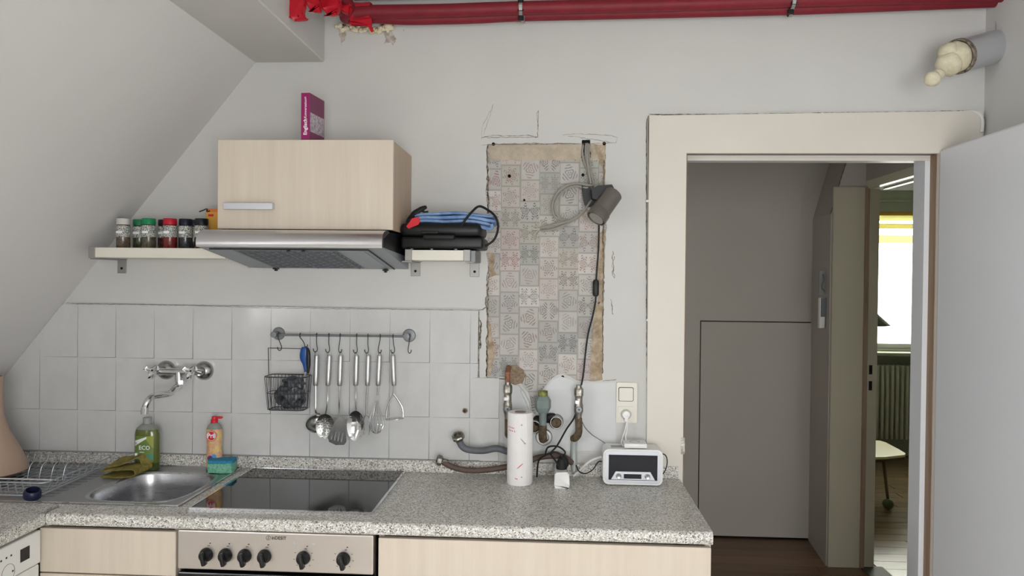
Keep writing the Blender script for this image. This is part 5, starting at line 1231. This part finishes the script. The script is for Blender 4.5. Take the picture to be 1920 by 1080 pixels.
bm = BM(); lathe(bm, [(.0335,L-.022),(.0365,L-.018),(.0365,L+.012),(.033,L+.014),(.030,L-.01)], c0_, d_, 28); obj('end_ring', bm, M['lamp_grey'], t, smooth=True)
bm = BM(); lathe(bm, [(0,L+.004),(.028,L+.006),(.028,L+.012),(0,L+.016)], c0_, d_, 24); obj('bulb_face', bm, M['lamp_ring'], t, smooth=True)
bm = BM(); cy0 = -.014
pts = spline([at(1123, 420, y=-.05), at(1123, 435, y=-.02), at(1122, 470, y=cy0), at(1118, 522, y=cy0), at(1117, 560, y=cy0), at(1112, 590, y=cy0), at(1103, 625, y=cy0), at(1098, 660, y=cy0), at(1094, 700, y=cy0), at(1090, 722, y=-.02)], 6)
tube(bm, pts, .0032, 7)
tube(bm, spline([at(1086, 745, y=-.02), at(1078, 780, y=-.045), at(1062, 805, y=-.07), at(1045, 835, y=-.10), at(1033, 850, y=-.12), at(1040, 862, y=-.15), at(1047, 872, y=-.17)], 6), .0032, 7); obj('lamp_cord', bm, M['rubber'], t, smooth=True)
pa_, pb_ = at(1118, 524, y=-.018), at(1117, 556, y=-.018); bm = BM(); g = BM(); Ls = (pa_-pb_).length; lathe(g, [(0,0),(.007,.001),(.0115,.008),(.0115,Ls-.008),(.007,Ls-.001),(0,Ls)], n=20); bmesh.ops.scale(g, vec=(1,.6,1), verts=g.verts); merge(bm, g, Matrix.Translation(pb_)); obj('inline_switch', bm, M['black'], t, smooth=True)
# old cable bundle
t = thing('cable_bundle', 'old grey electric cables looping out of a hole in the wallpaper', 'cable', tuple(at(1098, 275, y=0)))
def cab(px_pts, name='cable', r=.0042, m='cable_grey'):
    bm = BM(); tube(bm, spline([at(a, b, y=y) for a, b, y in px_pts], 6), r, 7); return obj(name, bm, M[m], t, smooth=True)
cab([(1094,270,.004),(1092,286,-.006),(1096,305,-.010),(1104,325,-.012),(1107,345,-.015),(1100,352,-.03),(1075,349,-.02),(1055,360,-.018),(1041,380,-.018),(1043,400,-.018),(1058,412,-.016),(1080,410,-.02),(1096,396,-.026)])
cab([(1099,268,.004),(1098,285,-.012),(1101,305,-.014),(1108,325,-.016),(1112,345,-.018),(1102,347,-.035),(1078,344,-.025),(1053,353,-.022),(1037,378,-.02),(1039,404,-.02),(1056,415,-.018),(1040,425,-.012),(1018,427,-.012)])
cab([(1105,269,.004),(1104,288,-.008),(1107,312,-.010),(1112,340,-.012),(1114,365,-.012),(1104,382,-.04),(1092,398,-.04),(1070,413,-.03),(1040,421,-.02),(1012,428,-.012)])
cab([(1102,269,.003),(1101,290,-.018),(1103,315,-.02),(1108,345,-.022)])
cab([(1100,392,-.035),(1090,402,-.03),(1066,418,-.024),(1038,430,-.016),(1014,433,-.012)])
for pts in ([(1014,428),(1006,434),(1001,441)], [(1016,432),(1009,438),(1008,443)], [(1013,426),(1005,420),(1008,413)], [(1013,429),(1003,430),(996,427)]):
    cab([(a, b, -.012) for a, b in pts], 'bare_end', .0016, 'copper')
cab([(1098,398,-.03),(1094,405,-.02),(1097,410,-.01)], 'bare_end', .0022, 'copper'); cab([(1103,398,-.03),(1099,406,-.02)], 'bare_end', .0022, 'copper')
bm = BM(); plate(bm, [px_loop(ragged([(1091,262),(1106,262),(1107,272),(1104,285),(1108,295),(1098,290),(1090,296),(1092,280)], .8, 4, 20))], -.0006, .003); obj('wall_hole', bm, M['hole'], wall_back, label='dark chiselled cable hole at the top of the wallpaper')
bm = BM(); blob(bm, at(1093, 290, y=-.004), .008, .7, .4, 1.6, 2, .2, 3); blob(bm, at(1106, 288, y=-.004), .006, .7, .4, 1.5, 2, .2, 4); obj('wall_hole_edge', bm, M['edge_dirt_and_shadow'], wall_back, kind='stuff')

def valve(label, px_, y0, y1, group=None):
    t_ = thing('angle_valve', label, 'valve', tuple(at(px_, y1, y=-.03)), group)
    X = at(px_, (y0+y1)/2, y=-.05).x; Z = lambda b: at(px_, b, y=-.05).z
    bm = BM(); lathe(bm, [(0,Z(y0)),(.010,Z(y0)),(.011,Z(y0+5)),(0,Z(y0+5))], (X,-.05,0), n=20); obj('threaded_end', bm, M['fit_green'] if False else M['nickel'], t_, smooth=True)
    bm = BM(); lathe(bm, [(0,Z(y0+24)),(.013,Z(y0+24)),(.0165,Z(y0+19)),(.0165,Z(y0+8)),(.014,Z(y0+5)),(0,Z(y0+5))], (X,-.05,0), n=6); obj('union_nut', bm, M['nickel'], t_)
    bm = BM(); lathe(bm, [(0,Z(y1)),(.011,Z(y1)),(.012,Z(y1-8)),(.0165,Z(y1-14)),(.0165,Z(y1-26)),(.0135,Z(y1-32)),(.0135,Z(y0+24)),(0,Z(y0+24))], (X,-.05,0), n=24); b_ = obj('valve_body', bm, M['nickel'], t_, smooth=True)
    bm = BM(); box(bm, X-.012, X+.000, -.0655, -.06, Z(y0+34), Z(y0+28)); obj('white_mark', bm, M['silver_pl'], b_)
    bm = BM(); cyl(bm, (X+.001, -.06, Z(y1-20)), (X+.001, -.074, Z(y1-20)), .010, 16); cyl(bm, (X+.001, -.0741, Z(y1-20)), (X+.001, -.076, Z(y1-20)), .003, 10); obj('spindle', bm, M['grey_metal'], b_, smooth=True)
    bm = BM(); lathe(bm, [(0,0),(.0028,0),(.0028,.002),(0,.002)], (X+.001, -.0762, Z(y1-20)), (0,-1,0), 10); obj('dot', bm, M['black'], b_)
    bm = BM(); cyl(bm, (X, -.05, Z(y1-8)), (X, -.003, Z(y1-8)-.003), .010, 14); obj('wall_connector', bm, M['nickel'], t_)
    return t_, X, Z
t, X, Z = valve('brass-coloured angle valve at the left, partly behind the paper roll', 952, 716, 785)
bm = BM(); tube(bm, spline([(X, -.05, Z(784)), (X+.001, -.05, Z(805)), (X, -.04, Z(815)), (X, -.004, Z(822))], 4), .0105, 12); obj('rusty_pipe', bm, M['rust'], t, smooth=True)
bm = BM(); cyl(bm, (X-.001, -.05, Z(716)), (X-.001, -.045, Z(698)), .0095, 14); tube(bm, spline([(X-.001,-.045,Z(700)), (X,-.03,Z(694)), (X,-.004,Z(692))], 3), .0095, 12); obj('copper_stub', bm, mat('reddish_copper', rough=.6, fn=f_blotch((120,72,52), (150,104,78), 40)), t, smooth=True)
t, X, Z = valve('brass-coloured angle valve at the right with a brown pipe below', 1085, 722, 786)
bm = BM(); tube(bm, spline([(X, -.05, Z(784)), (X+.002, -.05, Z(800)), (X+.001, -.048, Z(812)), (X-.006, -.04, Z(820)), (X-.013, -.02, Z(825)), (X-.014, -.003, Z(828))], 5), [.013]*12+[.014]*10+[.0145]*4, 14); obj('rusty_pipe', bm, M['rust'], t, smooth=True)
# middle drain fitting
c = at(1018, 760, y=-.06); X = c.x; Z = lambda b: at(1018, b, y=-.06).z
t = thing('pipe_union', 'grey painted pipe union with a greenish threaded top ring', 'fitting', (X, -.06, Z(800)))
bm = BM(); lathe(bm, [(.012,Z(742)),(.0175,Z(742)),(.0175,Z(733)),(.013,Z(732.5)),(.012,Z(736))], (X,-.06,0), n=28, closed_profile=True); obj('threaded_ring', bm, M['fit_green'], t, smooth=True)
bm = BM(); lathe(bm, [(0,Z(773)),(.020,Z(773)),(.029,Z(764)),(.029,Z(750)),(.022,Z(744)),(.018,Z(742)),(0,Z(742))], (X,-.06,0), n=8); obj('union_nut', bm, M['fit_grey'], t)
bm = BM(); lathe(bm, [(0,Z(797)),(.0135,Z(797)),(.0135,Z(778)),(.015,Z(776)),(.015,Z(773)),(0,Z(773))], (X,-.06,0), n=24); obj('grey_pipe', bm, M['fit_grey'], t, smooth=True)
bm = BM(); tube(bm, spline([(X, -.06, Z(797)), (X, -.06, Z(815)), (X+.001, -.05, Z(823)), (X+.001, -.02, Z(828)), (X+.001, .0, Z(829))], 5), .0150, 16); obj('brown_elbow', bm, M['rust'], t, smooth=True)
q = at(1020, 819, y=-.006); bm = BM(); lathe(bm, [(.017,0),(.031,0),(.031,.006),(.027,.012),(.019,.012)], (q.x, -.003, q.z), (0,-1,0), 32, closed_profile=True); obj('wall_ring', bm, M['dull_chrome'], t, smooth=True)
bm = BM(); blob(bm, at(1010, 790, y=-.014), .024, 1.0, .5, .9, 2, .12, 3); blob(bm, at(1032, 784, y=-.014), .022, 1.1, .5, .9, 2, .12, 4); obj('black_seal', bm, M['rubber'], t, smooth=True)
for a, b, lab in ((1043,792,'chrome-ringed open pipe socket right of the grey union'), (1002,800,'open pipe socket half hidden behind the paper roll')):
    q = at(a, b, y=-.03); t = thing('pipe_socket', lab, 'pipe', (q.x, 0, q.z))
    bm = BM(); lathe(bm, [(.0200,0),(.0265,0),(.0265,.006),(.0245,.008),(.0245,.030),(.0215,.034),(.0200,.034)], (q.x, -.002, q.z), (0,-1,0), 32, closed_profile=True); obj('socket_ring', bm, M['dull_chrome'], t, smooth=True)
    bm = BM(); lathe(bm, [(0,.016),(.0199,.016),(.0199,.018),(.012,.020),(0,.018)], (q.x, -.002, q.z), (0,-1,0), 24); obj('socket_inside', bm, M['rust'], t, smooth=True)
q = at(872, 770, y=-.006); t = thing('pipe_stub', 'small brown capped pipe hole in the white tile', 'pipe', (q.x, 0, q.z))
bm = BM(); lathe(bm, [(0,0),(.0125,0),(.0115,.004),(0,.004)], (q.x, -.004, q.z), (0,-1,0), 20); obj('cement_ring', bm, M['stain'], t, smooth=True)
bm = BM(); lathe(bm, [(.003,0),(.0085,0),(.0075,.008),(.003,.008)], (q.x, -.007, q.z), (0,-1,0), 16, closed_profile=True); obj('stub', bm, M['rust'], t, smooth=True)
bm = BM(); lathe(bm, [(0,0),(.003,0),(0,.0006)], (q.x, -.0145, q.z), (0,-1,0), 10); obj('bore', bm, M['hole'], t)
# hoses
def hose(name, label, pts, r, m, nutdir, nut_m='nickel'):
    P = spline([at(a, b, y=y) for a, b, y in pts], 7); t_ = thing(name, label, 'hose', tuple(P[0]))
    bm = BM(); tube(bm, P, r, 12); obj('hose_tube', bm, M[m], t_, smooth=True)
    d = (P[0]-P[3]).normalized(); n0 = P[0]
    bm = BM(); lathe(bm, [(r*1.1,-.022),(r*1.15,-.002),(r*.8,.0),(r*1.7,.0),(r*1.9,.004),(r*1.9,.014),(r*1.6,.018),(r*1.1,.018),(r*1.05,.006),(0,.005)], n0, nutdir, 8); obj('end_nut', bm, M[nut_m], t_)
    return t_
hose('water_hose', 'grey water hose with open end nut leaning against the tiles', [(860,822,-.05),(866,836,-.06),(878,843,-.062),(905,845,-.06),(930,841,-.058),(950,846,-.05),(962,850,-.035),(970,853,-.02)], .0125, 'hose_grey', (-.15,-.55,.8))
hose('water_hose', 'brown ribbed hose lying on the worktop behind the paper roll', [(828,864,-.085),(845,874,-.085),(870,881,-.085),(900,882,-.075),(935,878,-.058),(980,869,-.05),(1010,858,-.05),(1040,855,-.055),(1060,858,-.045),(1072,868,-.03)], .0105, 'hose_brown', (-.9,-.3,.3))

# ------------------------------------------------------------------ socket, power strip, cables
f0, f1 = at(1156, 717, y=-.008), at(1194, 793, y=-.008)
t = thing('switch_and_socket', 'cream double frame with a light switch above a wall socket', 'socket', ((f0.x+f1.x)/2, 0, (f0.z+f1.z)/2))
obj('cover_frame', plate(BM(), [rrect(f0.x, f1.x, f1.z, f0.z, .006)], -.009, -.001), M['cream_pl'], t)
s0, s1 = at(1161, 727, y=-.012), at(1187, 752, y=-.012)
bm = BM(); plate(bm, [rrect(s0.x-.002, s1.x+.002, s1.z-.002, s0.z+.002, .006)], -.0095, -.0088); obj('switch_gap', bm, M['hole'], t)
obj('rocker', plate(BM(), [rrect(s0.x, s1.x, s1.z, s0.z, .005)], -.0125, -.0085), M['cream_pl'], t)
o0, o1 = at(1159, 762, y=-.012), at(1188, 791, y=-.012); oc = Vector(((o0.x+o1.x)/2, -.012, (o0.z+o1.z)/2))
so = obj('socket_insert', plate(BM(), [rrect(o0.x, o1.x, o1.z, o0.z, .004), circle(oc.x, oc.z, .0195, n=28)], -.0125, -.0085), M['cream_pl'], t)
bm = BM(); g = BM(); lathe(g, [(.0195,-.0125),(.0192,-.004),(0,-.004),(0,-.0035),(.020,-.0035)], n=28); merge(bm, g, Matrix.Translation((oc.x, 0, oc.z)) @ Matrix.Rotation(R(-90), 4, 'X')); obj('socket_well', bm, M['grey_pl'], so)
t = thing('usb_charger_cord', 'white plug and cord running from the socket down to the radio', 'plug', tuple(oc))
bm = BM(); lathe(bm, [(0,0),(.0165,0),(.0165,.012),(.013,.020),(0,.022)], (oc.x, -.010, oc.z), (0,-1,0), 24); box(bm, oc.x-.006, oc.x+.008, -.032, -.012, oc.z-.026, oc.z-.004, .003, 2); obj('plug', bm, M['white_pl'], t, smooth=True)
bm = BM(); tube(bm, spline([(oc.x+.002, -.026, oc.z-.024), at(1172, 806, y=-.04), at(1168, 818, y=-.05), at(1165, 830, y=-.07), at(1168, 836, y=-.09)], 5), .0024, 7); obj('cord', bm, M['white_pl'], t, smooth=True)
bm = BM(); tube(bm, spline([(oc.x+.005, -.026, oc.z-.024), at(1175, 808, y=-.04), at(1173, 820, y=-.05), at(1176, 832, y=-.08)], 5), .0024, 7); obj('cord', bm, M['white_pl'], t, smooth=True)
# radio
ry = -.128; r0, r1 = at(1131, 870, y=ry).x, at(1243, 870, y=ry).x; rz0, rz1 = WT+.004, at(1187, 843, y=ry).z
t = thing('radio', 'small white retro radio with silver-rimmed black front', 'radio', ((r0+r1)/2, -.09, WT))
g = BM(); plate(g, [rrect(r0, r1, rz0, rz1, .020, 7)], ry, -.035); obj('case', g, M['white_pl'], t, smooth=True)
obj('outer_bezel', plate(BM(), [rrect(r0+.006, r1-.006, rz0+.006, rz1-.006, .016, 7), rrect(r0+.013, r1-.013, rz0+.012, rz1-.013, .008, 6)], ry-.003, ry+.001), M['silver_pl'], t)
fp = obj('front_panel', plate(BM(), [rrect(r0+.013, r1-.013, rz0+.012, rz1-.013, .008, 6)], ry-.0012, ry-.0004), M['silver_pl'], t)
g0, g1 = r0+.019, r1-.019
obj('black_grille', plate(BM(), [[(g0, rz0+.017),(g1, rz0+.017),(g1, rz1-.019),(g0, rz1-.019)]], ry-.0024, ry-.0012), M['navy_glass'], t)
cxr = (r0+r1)/2; cpz0, cpz1 = rz0+.019, rz0+.047
cpn = obj('control_strip', plate(BM(), [[(cxr-.076, cpz0),(cxr+.076, cpz0),(cxr+.060, cpz1),(cxr-.060, cpz1)]], ry-.0042, ry-.0024), M['silver_pl'], t)
obj('display', box(BM(), cxr-.032, cxr+.029, ry-.0050, ry-.0040, cpz0+.004, cpz1-.008), M['navy_glass'], cpn)
for x in (cxr-.050, cxr+.050): bm = BM(); lathe(bm, [(0,0),(.0095,0),(.0095,.002),(.0085,.009),(.007,.010),(0,.009)], (x, ry-.004, (cpz0+cpz1)/2-.001), (0,-1,0), 24); obj('knob', bm, M['dull_chrome'], cpn, smooth=True)
for x in (r0+.03, r1-.03): obj('foot', box(BM(), x-.008, x+.008, -.11, -.06, WT+.0002, WT+.0042), M['rubber'], t)
bm = BM(); box(bm, r0+.03, r0+.09, -.10, -.07, rz1+.0, rz1+.0016, .0006, 1); obj('top_buttons', bm, M['grey_pl'], t)
b0, b1 = at(1170, 835, y=-.11).x, at(1213, 835, y=-.11).x
t = thing('white_adapter', 'flat white square charger lying on top of the radio', 'charger', ((b0+b1)/2, -.085, rz1+.002))
obj('housing', box(BM(), b0, b1, -.118, -.045, rz1+.0022, rz1+.018, .003, 2), M['white_pl'], t, smooth=True)
bm = BM(); lathe(bm, [(.016,0),(.018,0),(.018,.0006),(.016,.0006)], ((b0+b1)/2, -.082, rz1+.018), (0,0,1), 24, closed_profile=True); obj('ring_mark', bm, M['grey_pl'], t)
# power strip
ps = at(1054, 916, z=WT)
t = thing('power_strip', 'short white power strip with black plugs beside the paper roll', 'power strip', (ps.x, ps.y, WT))
x0, x1 = at(1039, 905, y=ps.y).x, at(1068, 905, y=ps.y).x; zt2 = at(1054, 886, y=ps.y).z
g = BM(); plate(g, [[(x0+.004, WT+.001),(x1-.004, WT+.001),(x1, WT+.012),(x1-.002, zt2-.006),(x1-.010, zt2),(x0+.010, zt2),(x0+.002, zt2-.006),(x0, WT+.012)]], ps.y, ps.y+.135); bmesh.ops.bevel(g, geom=g.edges[:], offset=.0018, segments=2, affect='EDGES'); obj('housing', g, M['white_pl'], t, smooth=True)
bm = BM(); lathe(bm, [(.018,0),(.020,0),(.020,.0012),(.018,.0012)], (ps.x, ps.y+.026, zt2-.0003), (0,0,1), 24, closed_profile=True); obj('socket_ring', bm, M['grey_pl'], t)
for i, dy in enumerate((.050, .092)):
    q = (ps.x+(.004 if i else -.002), ps.y+dy, zt2+.0005); tt = thing('black_plug', ('front' if i == 0 else 'rear')+' black plug in the white power strip', 'plug', q, 'black plugs in the power strip')
    bm = BM(); lathe(bm, [(0,0),(.019,0),(.020,.008),(.018,.024),(.012,.034),(0,.036)], q, (0,0,1), 24); obj('plug_body', bm, M['rubber'], tt, smooth=True)
    bm = BM()
    if i == 0: tube(bm, spline([(q[0], q[1], q[2]+.034), (q[0]-.004, q[1]-.006, q[2]+.052), (q[0]-.028, q[1], q[2]+.058), (q[0]-.060, q[1]+.02, q[2]+.040), (q[0]-.082, q[1]+.05, q[2]+.012), (q[0]-.088, q[1]+.07, WT+.006)], 5), .0032, 7)
    else: tube(bm, spline([(q[0], q[1], q[2]+.034), (q[0]+.006, q[1], q[2]+.050), (q[0]-.02, q[1]+.01, q[2]+.066), (q[0]-.055, q[1]+.02, q[2]+.060), (q[0]-.065, q[1]+.02, q[2]+.030)], 5), .0032, 7)
    obj('cord', bm, M['rubber'], tt, smooth=True)
def loose(name, label, pts, r, m):
    bm = BM(); P = spline([at(a, b, y=y) for a, b, y in pts], 7); tube(bm, P, r, 7); o = obj(name, bm, M[m], None, smooth=True); return tag(o, label, 'cable')
loose('white_cable', 'thick white cable curving behind the radio onto the worktop', [(1075,893,-.055),(1085,884,-.055),(1098,871,-.06),(1114,861,-.06),(1136,855,-.05)], .0042, 'cable_white')
loose('black_cable', 'thin black cable sagging between power strip and radio', [(1080,872,-.06),(1086,884,-.07),(1098,888,-.08),(1112,880,-.075),(1122,866,-.07),(1134,866,-.05)], .0022, 'rubber')
loose('radio_cable', 'thin dark cable looping at the right side of the radio', [(1240,850,-.06),(1248,854,-.065),(1251,864,-.07),(1249,878,-.075),(1243,889,-.08)], .002, 'rubber')
loose('thin_wire', 'thin dark wire running from the right valve to the radio', [(1091,790,-.05),(1098,803,-.03),(1110,815,-.02),(1122,823,-.02),(1133,830,-.03),(1140,836,-.04)], .0011, 'wire')
bm = BM(); tube(bm, spline([at(1077, 826, y=-.012), at(1076, 850, y=-.014), at(1077, 884, y=-.022)], 4), .012, 10)
o = obj('clear_bottle_neck', bm, mat('clear_tube', (214,220,216), .2, trans=.5, alpha=1), None, smooth=True); tag(o, 'translucent whitish tube standing under the right brown pipe', 'tube')

# ------------------------------------------------------------------ paper roll
rb_ = at(975, 912, z=WT); RY_ = rb_.y+.045; rr = (at(999, 840, y=RY_).x-at(951, 840, y=RY_).x)/2; rx = at(975, 850, y=RY_).x; rh = at(975, 772, y=RY_).z-WT
t = thing('paper_roll', 'white kitchen paper roll standing on the worktop', 'paper roll', (rx, RY_, WT))
rnd = random.Random(3); bm = BM(); lathe(bm, [(.020,.0005),(rr-.001,.0005),(rr,.003),(rr,rh-.003),(rr-.002,rh),(.020,rh-.001)], (rx, RY_, WT), n=40, closed_profile=True)
obj('paper', bm, M['paper'], t, smooth=True)
bm = BM(); lathe(bm, [(.0185,.0008),(.0198,.0008),(.0198,rh+.001),(.0185,rh+.001)], (rx, RY_, WT), n=28, closed_profile=True); obj('cardboard_core', bm, mat('grey_cardboard', (150,142,136), .9), t, smooth=True)
bm = BM(); g = BM(); box(g, rr-.006, rr+.0012, -.0006, .0006, .002, rh-.002); merge(bm, g, Matrix.Translation((rx, RY_, WT)) @ Matrix.Rotation(R(-58), 4, 'Z')); obj('loose_edge', bm, M['paper'], t)
def print_on_roll(name, m, px_, py_, w, h, rot, txt=None):
    q = at(px_, py_, y=RY_-rr); xr_ = max(-.9, min(.9, (q.x-rx)/rr)); a = math.asin(xr_)
    loc = Vector((rx+math.sin(a)*(rr+.0006), RY_-math.cos(a)*(rr+.0006), q.z)); rm = Matrix.Rotation(a, 4, 'Z') @ Matrix.Rotation(R(90), 4, 'X') @ Matrix.Rotation(R(rot), 4, 'Z')
    if txt: text(name, txt, h, M[m], loc, rm, t, extr=.0002)
    else:
        g = BM(); plate(g, [circle(0, 0, w/2, h/2, 12)], -.0003, .0003, 'xy'); bm_ = BM(); merge(bm_, g, Matrix.Translation(loc) @ rm); obj(name, bm_, M[m], t)
[print_on_roll('red_lettering', 'red_print', a_, b_, .0035, .006, 20) for a_, b_ in ((954,802),(957,802.5),(960,803),(963,803.5),(955,808),(958,808.5),(961,809),(965,809.5))]
print_on_roll('print_stroke', 'grey_print', 980, 827, .026, .003, -48); print_on_roll('print_spot', 'grey_print', 984, 832, .006, .006, 0); print_on_roll('print_spot', 'grey_print', 978, 797, .005, .006, 0)
print_on_roll('print_stroke', 'red_print', 975, 874, .03, .0035, 42); print_on_roll('print_stroke', 'red_print', 968, 898, .012, .003, -20); print_on_roll('print_spot', 'grey_print', 978, 895, .005, .005, 0)
